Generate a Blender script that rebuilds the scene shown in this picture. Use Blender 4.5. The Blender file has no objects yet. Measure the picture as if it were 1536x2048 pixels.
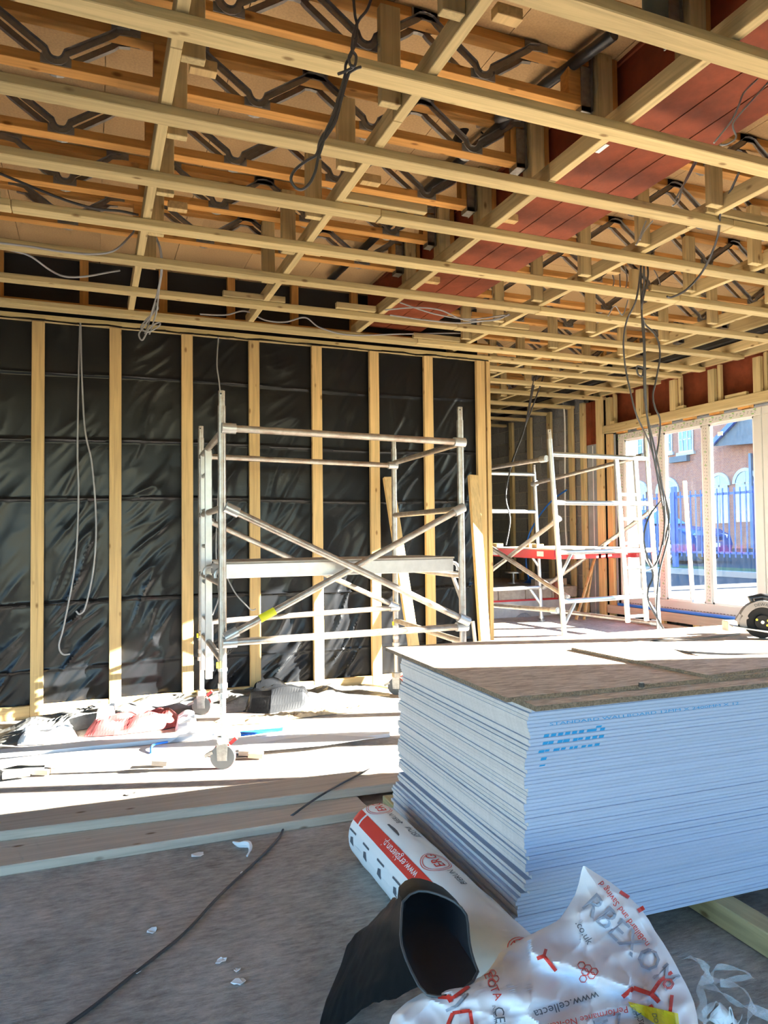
import bpy, bmesh, math, random
from mathutils import Vector, Matrix, noise
random.seed(7)
SC = bpy.context.scene
COL = SC.collection

# ------------------------------------------------------------------ camera
CAM_H = 1.456
YAW, PITCH, ROLL, FPX = .381522677, .0326296358, -.0109587637, 1457.65
_f = Vector((math.sin(YAW) * math.cos(PITCH), math.cos(YAW) * math.cos(PITCH), math.sin(PITCH)))
_r0 = Vector((math.cos(YAW), -math.sin(YAW), 0)); _u0 = _r0.cross(_f)
_r = _r0 * math.cos(ROLL) + _u0 * math.sin(ROLL); _u = -_r0 * math.sin(ROLL) + _u0 * math.cos(ROLL)
CAM = Vector((0, 0, CAM_H))
cam = bpy.data.cameras.new('camera'); cam_o = bpy.data.objects.new('camera', cam); COL.objects.link(cam_o)
cam_o.matrix_world = Matrix((( _r.x, _u.x, -_f.x, 0), (_r.y, _u.y, -_f.y, 0), (_r.z, _u.z, -_f.z, CAM_H), (0, 0, 0, 1)))
cam.sensor_fit = 'VERTICAL'; cam.sensor_height = 24; cam.lens = 24 * FPX / 2048
cam.clip_start = .05; cam.clip_end = 300
SC.camera = cam_o

# ------------------------------------------------------------------ world, sun, exposure
SUN_DIR = Vector((-1, .32, -.338)).normalized()
w = bpy.data.worlds.new('world'); SC.world = w; w.use_nodes = True
nt = w.node_tree; nt.nodes.clear()
sky = nt.nodes.new('ShaderNodeTexSky'); sky.sky_type = 'NISHITA'; sky.sun_disc = False
sky.sun_elevation = math.asin(-SUN_DIR.z); sky.sun_rotation = math.atan2(1, -.32)
sky.air_density = 1.0; sky.dust_density = .0; sky.ozone_density = 3.5
bg = nt.nodes.new('ShaderNodeBackground'); bg.inputs['Strength'].default_value = .75
out = nt.nodes.new('ShaderNodeOutputWorld')
hsv = nt.nodes.new('ShaderNodeHueSaturation'); hsv.inputs['Saturation'].default_value = 1.12
nt.links.new(sky.outputs[0], hsv.inputs['Color']); nt.links.new(hsv.outputs[0], bg.inputs[0]); nt.links.new(bg.outputs[0], out.inputs[0])
sun = bpy.data.lights.new('sun', 'SUN'); sun.energy = 82; sun.color = (1, .90, .76); sun.angle = .009
sun_o = bpy.data.objects.new('sun', sun); COL.objects.link(sun_o)
sun_o.rotation_euler = SUN_DIR.to_track_quat('-Z', 'Y').to_euler(); sun_o.location = (20, -7, 8)
def portal(loc, rot, sx, sy):
    l = bpy.data.lights.new('portal', 'AREA'); l.shape = 'RECTANGLE'; l.size = sx; l.size_y = sy; l.cycles.is_portal = True
    o = bpy.data.objects.new('portal', l); COL.objects.link(o); o.location = loc; o.rotation_euler = rot
portal((6.95, 4.5, 1.7), (math.pi / 2, 0, math.pi / 2), 7.4, 2.4)
portal((1.0, -4.05, 1.6), (math.pi / 2, 0, 0), 9.5, 2.9)
portal((-5.05, -.3, 1.6), (math.pi / 2, 0, -math.pi / 2), 7.7, 2.7)
SC.view_settings.view_transform = 'Standard'; SC.view_settings.look = 'None'
SC.view_settings.gamma = 1; SC.view_settings.use_curve_mapping = False
SC.view_settings.exposure = .92
SC.cycles.use_denoising = True
SC.cycles.caustics_reflective = False; SC.cycles.caustics_refractive = False
SC.cycles.max_bounces = 6; SC.cycles.diffuse_bounces = 4; SC.cycles.glossy_bounces = 2; SC.cycles.use_adaptive_sampling = True; SC.cycles.adaptive_threshold = .1; SC.cycles.adaptive_min_samples = 12; SC.cycles.transparent_max_bounces = 24
SC.cycles.sample_clamp_indirect = 8

# ------------------------------------------------------------------ pixel helpers (1536 x 2048 frame)
def ray(x, y): return _f + _r * ((x - 768) / FPX) - _u * ((y - 1024) / FPX)
def onz(x, y, z=0.): d = ray(x, y); return CAM + d * ((z - CAM_H) / d.z)
def ony(x, y, Y): d = ray(x, y); return CAM + d * (Y / d.y)
def onx(x, y, X): d = ray(x, y); return CAM + d * (X / d.x)
def dep(x, y, d): return CAM + ray(x, y) * d

# ------------------------------------------------------------------ materials
MATS = {}
def new_mat(name):
    m = bpy.data.materials.new(name); m.use_nodes = True; MATS[name] = m
    n = m.node_tree; b = n.nodes['Principled BSDF']; return m, n, b
def N(n, t, **kw):
    x = n.nodes.new(t)
    for k, v in kw.items():
        if hasattr(x, k): setattr(x, k, v)
        else: x.inputs[k].default_value = v
    return x
def rgba(c): return (c[0], c[1], c[2], 1)
def flat(name, col, rough=.6, metal=0., spec=.5, bump=0., bscale=80, var=.0, vscale=6, col2=None, stretch=None, rand=0., coat=0.):
    m, n, b = new_mat(name)
    b.inputs['Base Color'].default_value = rgba(col); b.inputs['Roughness'].default_value = rough
    b.inputs['Metallic'].default_value = metal; b.inputs['Specular IOR Level'].default_value = spec
    b.inputs['Coat Weight'].default_value = coat
    tc = N(n, 'ShaderNodeTexCoord'); mp = N(n, 'ShaderNodeMapping')
    n.links.new(tc.outputs['Object'], mp.inputs[0])
    if stretch: mp.inputs['Scale'].default_value = stretch
    src = None
    if var > 0 or col2:
        t = N(n, 'ShaderNodeTexNoise'); t.inputs['Scale'].default_value = vscale; t.inputs['Detail'].default_value = 8
        t.inputs['Roughness'].default_value = .65
        n.links.new(mp.outputs[0], t.inputs[0])
        cr = N(n, 'ShaderNodeValToRGB'); c2 = col2 or tuple(c * (1 - var) for c in col)
        cr.color_ramp.elements[0].position = .35; cr.color_ramp.elements[1].position = .65
        cr.color_ramp.elements[0].color = rgba(c2); cr.color_ramp.elements[1].color = rgba(col)
        n.links.new(t.outputs[0], cr.inputs[0]); src = cr.outputs[0]
        n.links.new(src, b.inputs['Base Color'])
    if rand > 0:
        oi = N(n, 'ShaderNodeObjectInfo'); mr = N(n, 'ShaderNodeMapRange')
        mr.inputs[3].default_value = 1 - rand; mr.inputs[4].default_value = 1 + rand * .6
        n.links.new(oi.outputs['Random'], mr.inputs[0])
        hs = N(n, 'ShaderNodeHueSaturation'); hs.inputs['Color'].default_value = rgba(col)
        n.links.new(mr.outputs[0], hs.inputs['Value'])
        if src: n.links.new(src, hs.inputs['Color'])
        n.links.new(hs.outputs[0], b.inputs['Base Color'])
    if bump > 0:
        t2 = N(n, 'ShaderNodeTexNoise'); t2.inputs['Scale'].default_value = bscale; t2.inputs['Detail'].default_value = 6
        n.links.new(mp.outputs[0], t2.inputs[0])
        bp = N(n, 'ShaderNodeBump'); bp.inputs['Strength'].default_value = bump; bp.inputs['Distance'].default_value = .01
        n.links.new(t2.outputs[0], bp.inputs['Height']); n.links.new(bp.outputs[0], b.inputs['Normal'])
    return m

def wood(name, col, axis, dark=.55, rand=.16, rough=.72):
    """sawn timber, grain running along the given axis of the piece"""
    m, n, b = new_mat(name)
    tc = N(n, 'ShaderNodeTexCoord'); oi = N(n, 'ShaderNodeObjectInfo')
    va = N(n, 'ShaderNodeVectorMath', operation='SCALE'); va.inputs['Scale'].default_value = 37
    cx = N(n, 'ShaderNodeCombineXYZ')
    for i in range(3): n.links.new(oi.outputs['Random'], cx.inputs[i])
    n.links.new(cx.outputs[0], va.inputs[0])
    ad = N(n, 'ShaderNodeVectorMath', operation='ADD'); n.links.new(tc.outputs['Object'], ad.inputs[0]); n.links.new(va.outputs[0], ad.inputs[1])
    mp = N(n, 'ShaderNodeMapping'); s = [26, 26, 26]; s[axis] = 1.1; mp.inputs['Scale'].default_value = s
    n.links.new(ad.outputs[0], mp.inputs[0])
    t = N(n, 'ShaderNodeTexNoise'); t.inputs['Scale'].default_value = 1.6; t.inputs['Detail'].default_value = 7; t.inputs['Distortion'].default_value = .8
    n.links.new(mp.outputs[0], t.inputs[0])
    cr = N(n, 'ShaderNodeValToRGB'); cr.color_ramp.elements[0].position = .3; cr.color_ramp.elements[1].position = .62
    cr.color_ramp.elements[0].color = rgba(tuple(c * (dark + .18) for c in col)); cr.color_ramp.elements[1].color = rgba(col)
    n.links.new(t.outputs[0], cr.inputs[0])
    mk = N(n, 'ShaderNodeMapping'); s = [9, 9, 9]; s[axis] = 4.2; mk.inputs['Scale'].default_value = s
    n.links.new(ad.outputs[0], mk.inputs[0])
    vo = N(n, 'ShaderNodeTexVoronoi'); vo.inputs['Scale'].default_value = 1.0; n.links.new(mk.outputs[0], vo.inputs['Vector'])
    kr = N(n, 'ShaderNodeValToRGB'); kr.color_ramp.elements[0].position = .055; kr.color_ramp.elements[1].position = .13
    kr.color_ramp.elements[0].color = (.30, .2, .13, 1); kr.color_ramp.elements[1].color = (1, 1, 1, 1)
    n.links.new(vo.outputs['Distance'], kr.inputs[0])
    mx = N(n, 'ShaderNodeMix', data_type='RGBA', blend_type='MULTIPLY'); mx.inputs['Factor'].default_value = .8
    n.links.new(cr.outputs[0], mx.inputs['A']); n.links.new(kr.outputs[0], mx.inputs['B'])
    hs = N(n, 'ShaderNodeHueSaturation'); mr = N(n, 'ShaderNodeMapRange'); mr.inputs[3].default_value = 1 - rand; mr.inputs[4].default_value = 1 + rand
    n.links.new(oi.outputs['Random'], mr.inputs[0]); n.links.new(mr.outputs[0], hs.inputs['Value'])
    n.links.new(mx.outputs['Result'], hs.inputs['Color']); n.links.new(hs.outputs[0], b.inputs['Base Color'])
    b.inputs['Roughness'].default_value = rough; b.inputs['Specular IOR Level'].default_value = .25
    bp = N(n, 'ShaderNodeBump'); bp.inputs['Strength'].default_value = .25; bp.inputs['Distance'].default_value = .004
    n.links.new(t.outputs[0], bp.inputs['Height']); n.links.new(bp.outputs[0], b.inputs['Normal'])
    return m
GREEN = (.59, .465, .235); ORANGE = (.64, .325, .095); STUD = (.66, .46, .21)
WG = [wood('treated_timber_%s' % 'xyz'[i], GREEN, i) for i in range(3)]
WO = [wood('joist_timber_%s' % 'xyz'[i], ORANGE, i, rand=.1) for i in range(3)]
WS = [wood('stud_timber_%s' % 'xyz'[i], STUD, i) for i in range(3)]
WB = [wood('weathered_board_%s' % 'xyz'[i], (.53, .44, .35), i, dark=.6) for i in range(3)]
CHIP = flat('chipboard', (.53, .345, .165), .8, var=.22, vscale=90, rand=.06)
RED = flat('red_oxide_steel', (.27, .066, .030), .62, 0, .18, var=.35, vscale=5, bump=.1, bscale=60)
GALV = flat('galvanised_steel', (.36, .35, .33), .42, .85, var=.3, vscale=30)
WEB = flat('web_steel', (.31, .29, .26), .5, .6, var=.25, vscale=20)
ALU = flat('scuffed_aluminium', (.52, .49, .46), .40, .7, var=.35, vscale=14, col2=(.36, .29, .24))
ALU2 = flat('clean_aluminium', (.58, .58, .58), .36, .65, var=.12, vscale=20)
BLACKP = flat('black_polythene', (.010, .011, .013), .26, 0, .28, bump=.06, bscale=22)
DPM = flat('damp_proof_sheet', (.010, .011, .012), .42, 0, .02, bump=.06, bscale=30)
BLACKIN = flat('black_sheet_inside', (.012, .013, .016), .75, 0, .3)
GREYP = flat('dusty_polythene', (.17, .17, .165), .45, var=.5, vscale=7, bump=.3, bscale=20)
PBEND = flat('plasterboard_end', (.69, .625, .60), .9, var=.12, vscale=60, rand=.07)
PBPAPER = flat('plasterboard_paper', (.46, .53, .69), .75, rand=.05)
PBBROWN = flat('plasterboard_back_paper', (.46, .36, .30), .85)
BLUEINK = flat('blue_print', (.015, .30, .62), .6)
BLACKPL = flat('black_plastic', (.018, .018, .02), .35)
PIPEGREY = flat('grey_pipe_fitting', (.16, .17, .18), .4)
CABLE_G = flat('grey_cable', (.30, .30, .31), .5)
CABLE_D = flat('dark_cable', (.055, .055, .06), .45)
CABLE_W = flat('white_cable', (.70, .70, .69), .5)
UPVC = flat('white_upvc', (.58, .58, .55), .35)
WHITE = flat('white_plastic', (.82, .82, .82), .45)
YELLOW = flat('yellow_label', (.80, .72, .02), .5)
BLUEP = flat('blue_plastic', (.02, .16, .62), .4)
REDP = flat('red_plastic', (.62, .03, .03), .4)
REDINK = flat('red_print', (.70, .045, .03), .6)
GREYINK = flat('grey_print', (.10, .11, .13), .6)
PALEINK = flat('faded_print', (.36, .40, .48), .6)
GREENINK = flat('green_print', (.20, .45, .12), .6)
BLOCK = flat('concrete_block', (.36, .36, .35), .9, var=.25, vscale=30, bump=.5, bscale=90, rand=.12)
MORTAR = flat('mortar', (.50, .46, .38), .95)
INSUL = flat('foil_insulation', (.42, .47, .52), .5, .2, var=.2, vscale=4)
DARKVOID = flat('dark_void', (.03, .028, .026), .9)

def concrete():
    m, n, b = new_mat('dusty_concrete')
    tc = N(n, 'ShaderNodeTexCoord')
    a = N(n, 'ShaderNodeTexNoise'); a.inputs['Scale'].default_value = 2.2; a.inputs['Detail'].default_value = 10; a.inputs['Roughness'].default_value = .7
    n.links.new(tc.outputs['Object'], a.inputs[0])
    mp = N(n, 'ShaderNodeMapping'); mp.inputs['Scale'].default_value = (9, 30, 9); mp.inputs['Rotation'].default_value = (0, 0, .25); n.links.new(tc.outputs['Object'], mp.inputs[0])
    s = N(n, 'ShaderNodeTexNoise'); s.inputs['Scale'].default_value = 1.5; s.inputs['Detail'].default_value = 8; s.inputs['Roughness'].default_value = .7
    n.links.new(mp.outputs[0], s.inputs[0])
    ml = N(n, 'ShaderNodeMath', operation='MULTIPLY_ADD'); ml.inputs[1].default_value = .55; n.links.new(s.outputs[0], ml.inputs[0])
    m2 = N(n, 'ShaderNodeMath', operation='MULTIPLY'); m2.inputs[1].default_value = .45; n.links.new(a.outputs[0], m2.inputs[0]); n.links.new(m2.outputs[0], ml.inputs[2])
    cr = N(n, 'ShaderNodeValToRGB'); e = cr.color_ramp.elements
    e[0].position = .36; e[0].color = (.20, .175, .15, 1); e[1].position = .66; e[1].color = (.62, .55, .48, 1)
    n.links.new(ml.outputs[0], cr.inputs[0]); n.links.new(cr.outputs[0], b.inputs['Base Color'])
    b.inputs['Roughness'].default_value = .88
    bp = N(n, 'ShaderNodeBump'); bp.inputs['Strength'].default_value = .55; bp.inputs['Distance'].default_value = .012
    n.links.new(ml.outputs[0], bp.inputs['Height']); n.links.new(bp.outputs[0], b.inputs['Normal'])
    return m
CONC = concrete()
def osb():
    m, n, b = new_mat('osb_strand_board')
    tc = N(n, 'ShaderNodeTexCoord'); prev = None
    vos = []
    for k, (ang, sx, sy) in enumerate(((.3, 16, 85), (-.5, 18, 95), (1.2, 20, 80))):
        mp = N(n, 'ShaderNodeMapping'); mp.inputs['Rotation'].default_value = (0, 0, ang); mp.inputs['Scale'].default_value = (sx, sy, 30); mp.inputs['Location'].default_value = (k * 3.1, k * 1.7, 0)
        n.links.new(tc.outputs['Object'], mp.inputs[0])
        v = N(n, 'ShaderNodeTexVoronoi'); v.inputs['Scale'].default_value = 1; n.links.new(mp.outputs[0], v.inputs['Vector'])
        sp = N(n, 'ShaderNodeSeparateColor'); n.links.new(v.outputs['Color'], sp.inputs[0]); vos.append(sp.outputs[k])
    a = N(n, 'ShaderNodeMath', operation='ADD'); n.links.new(vos[0], a.inputs[0]); n.links.new(vos[1], a.inputs[1])
    c = N(n, 'ShaderNodeMath', operation='ADD'); n.links.new(a.outputs[0], c.inputs[0]); n.links.new(vos[2], c.inputs[1])
    d = N(n, 'ShaderNodeMath', operation='DIVIDE'); d.inputs[1].default_value = 3; n.links.new(c.outputs[0], d.inputs[0])
    cr = N(n, 'ShaderNodeValToRGB'); e = cr.color_ramp.elements
    e[0].position = .2; e[0].color = (.56, .43, .32, 1); e[1].position = .75; e[1].color = (.92, .78, .64, 1)
    n.links.new(d.outputs[0], cr.inputs[0]); n.links.new(cr.outputs[0], b.inputs['Base Color']); b.inputs['Roughness'].default_value = .7
    bp = N(n, 'ShaderNodeBump'); bp.inputs['Strength'].default_value = .4; bp.inputs['Distance'].default_value = .004
    n.links.new(d.outputs[0], bp.inputs['Height']); n.links.new(bp.outputs[0], b.inputs['Normal'])
    return m
OSB = osb()
OSBEDGE = flat('osb_edge', (.34, .24, .16), .9, var=.6, vscale=120, bump=.8, bscale=140)
def glass():
    m, n, b = new_mat('dusty_glass')
    n.nodes.remove(b); o = n.nodes['Material Output']
    tr = N(n, 'ShaderNodeBsdfTransparent'); tr.inputs[0].default_value = (.93, .96, .98, 1)
    gl = N(n, 'ShaderNodeBsdfGlossy'); gl.inputs['Roughness'].default_value = .03
    lw = N(n, 'ShaderNodeLayerWeight'); lw.inputs[0].default_value = .5; pw = N(n, 'ShaderNodeMath', operation='POWER'); pw.inputs[1].default_value = 5; n.links.new(lw.outputs['Facing'], pw.inputs[0]); fr = N(n, 'ShaderNodeMath', operation='MULTIPLY_ADD'); fr.inputs[1].default_value = .8; fr.inputs[2].default_value = .006; n.links.new(pw.outputs[0], fr.inputs[0])
    mx = N(n, 'ShaderNodeMixShader'); n.links.new(fr.outputs[0], mx.inputs[0]); n.links.new(tr.outputs[0], mx.inputs[1]); n.links.new(gl.outputs[0], mx.inputs[2])
    tl = N(n, 'ShaderNodeBsdfTranslucent'); tl.inputs[0].default_value = (.8, .88, 1, 1)
    tc = N(n, 'ShaderNodeTexCoord'); mp = N(n, 'ShaderNodeMapping'); mp.inputs['Scale'].default_value = (1, 14, 2.2); n.links.new(tc.outputs['Object'], mp.inputs[0])
    t = N(n, 'ShaderNodeTexNoise'); t.inputs['Scale'].default_value = 2.5; t.inputs['Detail'].default_value = 9; n.links.new(mp.outputs[0], t.inputs[0])
    mr = N(n, 'ShaderNodeMapRange'); mr.inputs[1].default_value = .35; mr.inputs[2].default_value = .8; mr.inputs[3].default_value = .0002; mr.inputs[4].default_value = .0022
    n.links.new(t.outputs[0], mr.inputs[0])
    m2 = N(n, 'ShaderNodeMixShader'); n.links.new(mr.outputs[0], m2.inputs[0]); n.links.new(mx.outputs[0], m2.inputs[1]); n.links.new(tl.outputs[0], m2.inputs[2])
    n.links.new(m2.outputs[0], o.inputs[0]); return m
GLASS = glass()
def film(name, col, alpha, rough=.3):
    m, n, b = new_mat(name)
    n.nodes.remove(b); o = n.nodes['Material Output']
    tr = N(n, 'ShaderNodeBsdfTransparent')
    d = N(n, 'ShaderNodeBsdfPrincipled'); d.inputs['Base Color'].default_value = rgba(col); d.inputs['Roughness'].default_value = rough
    mx = N(n, 'ShaderNodeMixShader'); mx.inputs[0].default_value = alpha
    n.links.new(tr.outputs[0], mx.inputs[1]); n.links.new(d.outputs[0], mx.inputs[2]); n.links.new(mx.outputs[0], o.inputs[0]); return m
CLEAR = film('clear_plastic_film', (.9, .92, .95), .2, .15)
def bagmat():
    m, n, b = new_mat('white_bag_plastic')
    b.inputs['Base Color'].default_value = (.80, .80, .83, 1); b.inputs['Roughness'].default_value = .38
    b.inputs['Specular IOR Level'].default_value = .5
    return m
BAG = bagmat()
def brick():
    m, n, b = new_mat('red_brick')
    tc = N(n, 'ShaderNodeTexCoord'); mp = N(n, 'ShaderNodeMapping'); mp.inputs['Rotation'].default_value = (math.pi / 2, 0, math.pi / 2)
    n.links.new(tc.outputs['Object'], mp.inputs[0])
    cb = N(n, 'ShaderNodeCombineXYZ'); sp = N(n, 'ShaderNodeSeparateXYZ'); n.links.new(tc.outputs['Object'], sp.inputs[0])
    n.links.new(sp.outputs[1], cb.inputs[0]); n.links.new(sp.outputs[2], cb.inputs[1])
    k = N(n, 'ShaderNodeTexBrick'); k.inputs['Scale'].default_value = 4.4; k.inputs['Color1'].default_value = (.46, .17, .10, 1); k.inputs['Color2'].default_value = (.36, .13, .09, 1); k.inputs['Mortar'].default_value = (.36, .27, .22, 1)
    k.inputs['Mortar Size'].default_value = .02
    n.links.new(cb.outputs[0], k.inputs[0]); n.links.new(k.outputs[0], b.inputs['Base Color']); b.inputs['Roughness'].default_value = .9
    return m
BRICK = brick()
STONE = flat('pale_stone', (.52, .50, .46), .85)
SLATE = flat('slate_roof', (.14, .16, .19), .7, var=.2, vscale=3)
PANE = flat('far_window_pane', (.10, .16, .24), .08, 0, .9)
CARBLUE = flat('car_blue_paint', (.018, .07, .24), .25, 0, .4)
FENCEB = flat('blue_fence_paint', (.04, .12, .46), .4)
GRASS = flat('verge_grass', (.16, .22, .07), .9, var=.5, vscale=18, bump=.6, bscale=60)
TARMAC = flat('tarmac', (.07, .07, .07), .9, var=.2, vscale=10)

# ------------------------------------------------------------------ mesh builder
class MB:
    def __init__(s): s.v = []; s.f = []; s.m = []
    def add(s, vs, fs, mi=0):
        o = len(s.v); s.v += [Vector(v) for v in vs]
        for f in fs: s.f.append([i + o for i in f]); s.m.append(mi)
        return s
    def box(s, a, b, mi=0, rot=0, c=None):
        x0, y0, z0 = a; x1, y1, z1 = b
        vs = [(x0, y0, z0), (x1, y0, z0), (x1, y1, z0), (x0, y1, z0), (x0, y0, z1), (x1, y0, z1), (x1, y1, z1), (x0, y1, z1)]
        if rot:
            cx, cy = c if c else ((x0 + x1) / 2, (y0 + y1) / 2); cs, sn = math.cos(rot), math.sin(rot)
            vs = [(cx + (x - cx) * cs - (y - cy) * sn, cy + (x - cx) * sn + (y - cy) * cs, z) for x, y, z in vs]
        return s.add(vs, [(0, 3, 2, 1), (4, 5, 6, 7), (0, 1, 5, 4), (1, 2, 6, 5), (2, 3, 7, 6), (3, 0, 4, 7)], mi)
    def beam(s, p, q, w, h, up=(0, 0, 1), mi=0):
        """rectangular bar from p to q; w across, h along up"""
        p, q = Vector(p), Vector(q); d = (q - p).normalized(); up = Vector(up)
        if abs(d.dot(up)) > .98: up = Vector((0, 1, 0))
        sx = d.cross(up).normalized() * w / 2; sy = sx.cross(d).normalized() * h / 2
        vs = [p - sx - sy, p + sx - sy, p + sx + sy, p - sx + sy, q - sx - sy, q + sx - sy, q + sx + sy, q - sx + sy]
        return s.add(vs, [(0, 3, 2, 1), (4, 5, 6, 7), (0, 1, 5, 4), (1, 2, 6, 5), (2, 3, 7, 6), (3, 0, 4, 7)], mi)
    def tube(s, pts, r, n=10, mi=0, cap=True):
        pts = [Vector(p) for p in pts]; rs = r if isinstance(r, (list, tuple)) else [r] * len(pts)
        rings = []; prev = None
        for i, p in enumerate(pts):
            d = (pts[min(i + 1, len(pts) - 1)] - pts[max(i - 1, 0)]).normalized()
            a = prev if prev is not None else (Vector((0, 0, 1)) if abs(d.z) < .9 else Vector((1, 0, 0)))
            x = d.cross(a); x = x.normalized() if x.length > 1e-6 else d.orthogonal().normalized()
            y = x.cross(d).normalized(); prev = y
            rings.append([p + (x * math.cos(t) + y * math.sin(t)) * rs[i] for t in (2 * math.pi * k / n for k in range(n))])
        vs = [v for g in rings for v in g]; fs = []
        for i in range(len(pts) - 1):
            for k in range(n): fs.append((i * n + k, i * n + (k + 1) % n, (i + 1) * n + (k + 1) % n, (i + 1) * n + k))
        if cap: fs.append(tuple(reversed(range(n)))); fs.append(tuple((len(pts) - 1) * n + k for k in range(n)))
        return s.add(vs, fs, mi)
    def disc(s, c, ax, r, t, n=24, mi=0, r2=0.):
        """short cylinder (or ring when r2) centred at c along ax"""
        c = Vector(c); ax = Vector(ax).normalized(); x = ax.orthogonal().normalized(); y = ax.cross(x)
        prof = [(r2, -t / 2), (r, -t / 2), (r, t / 2), (r2, t / 2)]; vs = []
        for k in range(n):
            a = 2 * math.pi * k / n; d = x * math.cos(a) + y * math.sin(a)
            vs += [c + d * pr + ax * ph for pr, ph in prof]
        fs = []
        for k in range(n):
            k2 = (k + 1) % n
            for j in range(4 if r2 > 0 else 3): fs.append((k * 4 + j, k2 * 4 + j, k2 * 4 + (j + 1) % 4, k * 4 + (j + 1) % 4))
        return s.add(vs, fs, mi)
    def prism(s, poly, off, mi=0):
        """polygon (3d points) extruded by vector off"""
        n = len(poly); off = Vector(off); a = [Vector(p) for p in poly]; b = [p + off for p in a]
        return s.add(a + b, [tuple(reversed(range(n))), tuple(range(n, 2 * n))] + [(k, (k + 1) % n, n + (k + 1) % n, n + k) for k in range(n)], mi)
    def grid(s, fn, nu, nv, mi=0):
        vs = [fn(i / nu, j / nv) for j in range(nv + 1) for i in range(nu + 1)]
        fs = [(j * (nu + 1) + i, j * (nu + 1) + i + 1, (j + 1) * (nu + 1) + i + 1, (j + 1) * (nu + 1) + i) for j in range(nv) for i in range(nu)]
        return s.add(vs, fs, mi)
    def mesh(s, name, org):
        me = bpy.data.meshes.new(name); me.from_pydata([tuple(v - org) for v in s.v], [], s.f); me.update(); return me
    def build(s, name, mat, parent=None, smooth=False, org=None, bevel=0., solid=0.):
        xs = [v.x for v in s.v]; ys = [v.y for v in s.v]; zs = [v.z for v in s.v]
        if org is None: org = Vector(((min(xs) + max(xs)) / 2, (min(ys) + max(ys)) / 2, min(zs)))
        me = s.mesh(name, org)
        mats = mat if isinstance(mat, (list, tuple)) else [mat]
        for m in mats: me.materials.append(m)
        if len(mats) > 1: me.polygons.foreach_set('material_index', s.m)
        bm = bmesh.new(); bm.from_mesh(me); bmesh.ops.recalc_face_normals(bm, faces=bm.faces); bm.to_mesh(me); bm.free()
        if smooth:
            me.polygons.foreach_set('use_smooth', [True] * len(me.polygons))
            try: me.set_sharp_from_angle(angle=.7)
            except Exception: pass
        return link(name, me, org, parent, bevel, solid)
WLOC = {}
def link(name, me, org, parent=None, bevel=0., solid=0.):
    o = bpy.data.objects.new(name, me); COL.objects.link(o); put(o, org, parent)
    if solid: m = o.modifiers.new('solid', 'SOLIDIFY'); m.thickness = solid
    if bevel: m = o.modifiers.new('bevel', 'BEVEL'); m.width = bevel; m.segments = 1; m.limit_method = 'ANGLE'
    return o
def put(o, org, parent):
    WLOC[o.name] = Vector(org)
    o.location = Vector(org) - (WLOC[parent.name] if parent else Vector())
    if parent: o.parent = parent
def tag(o, label, cat, group=None, kind=None):
    if label: o['label'] = label
    if cat: o['category'] = cat
    if group: o['group'] = group
    if kind: o['kind'] = kind
    return o
def thing(name, loc, label, cat, group=None):
    o = bpy.data.objects.new(name, None); o.empty_display_size = .1; COL.objects.link(o); put(o, loc, None); return tag(o, label, cat, group)
def struct(o, label=None): 
    o['kind'] = 'structure'
    if label: o['label'] = label
    return o
def bx(name, a, b, mat, parent=None, bevel=0., rot=0, c=None): return MB().box(a, b, 0, rot, c).build(name, mat, parent, bevel=bevel)
def part(o, label): o['label'] = label; return o

FONT_CACHE = {}
def text_polys(txt, size=1.):
    """flat mesh (verts2d, faces) of a line of lettering, cap height about .7*size"""
    cu = bpy.data.curves.new('t', 'FONT'); cu.body = txt; cu.size = size; cu.resolution_u = 2
    ob = bpy.data.objects.new('t', cu); COL.objects.link(ob)
    dg = bpy.context.evaluated_depsgraph_get(); me = bpy.data.meshes.new_from_object(ob.evaluated_get(dg))
    vs = [(v.co.x, v.co.y) for v in me.vertices]; fs = [tuple(p.vertices) for p in me.polygons]
    bpy.data.objects.remove(ob); bpy.data.curves.remove(cu); bpy.data.meshes.remove(me)
    return vs, fs
def decal(name, vs2, fs, fn, mat, parent):
    m = MB(); m.add([fn(x, y) for x, y in vs2], fs); 
    return m.build(name, mat, parent)

# ================================================================== THE SETTING
floor = struct(bx('floor', (-5, -4.2, -.15), (6.95, 6.9, 0), CONC), 'dusty bare concrete floor slab')
RZ = .30
fr = struct(bx('floor_raised', (3.88, 5.7, 0), (6.72, 8.95, RZ), CONC), 'raised concrete floor beside the far window wall')
ff = struct(bx('floor_far_room', (3.88, 8.95, 0), (6.9, 14.1, .70), CONC), 'higher dusty floor of the far room')
wl = MB(); wl.box((-5.2, -4.2, 0), (-5, 3.6, .25)); wl.box((-5.2, -4.2, 3.0), (-5, 3.6, 3.9)); wl.box((-5.2, 3.6, 0), (-5, 6.9, 3.9))
struct(wl.build('wall_left', BLACKP))
wf = MB(); wf.box((-5, -4.4, 0), (-3.6, -4.2, 3.9)); wf.box((5.8, -4.4, 0), (6.95, -4.2, 3.9)); wf.box((-3.6, -4.4, 3.0), (5.8, -4.2, 3.9)); wf.box((-3.6, -4.4, 0), (5.8, -4.2, .25))
struct(wf.build('wall_front', BLACKP))

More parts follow.
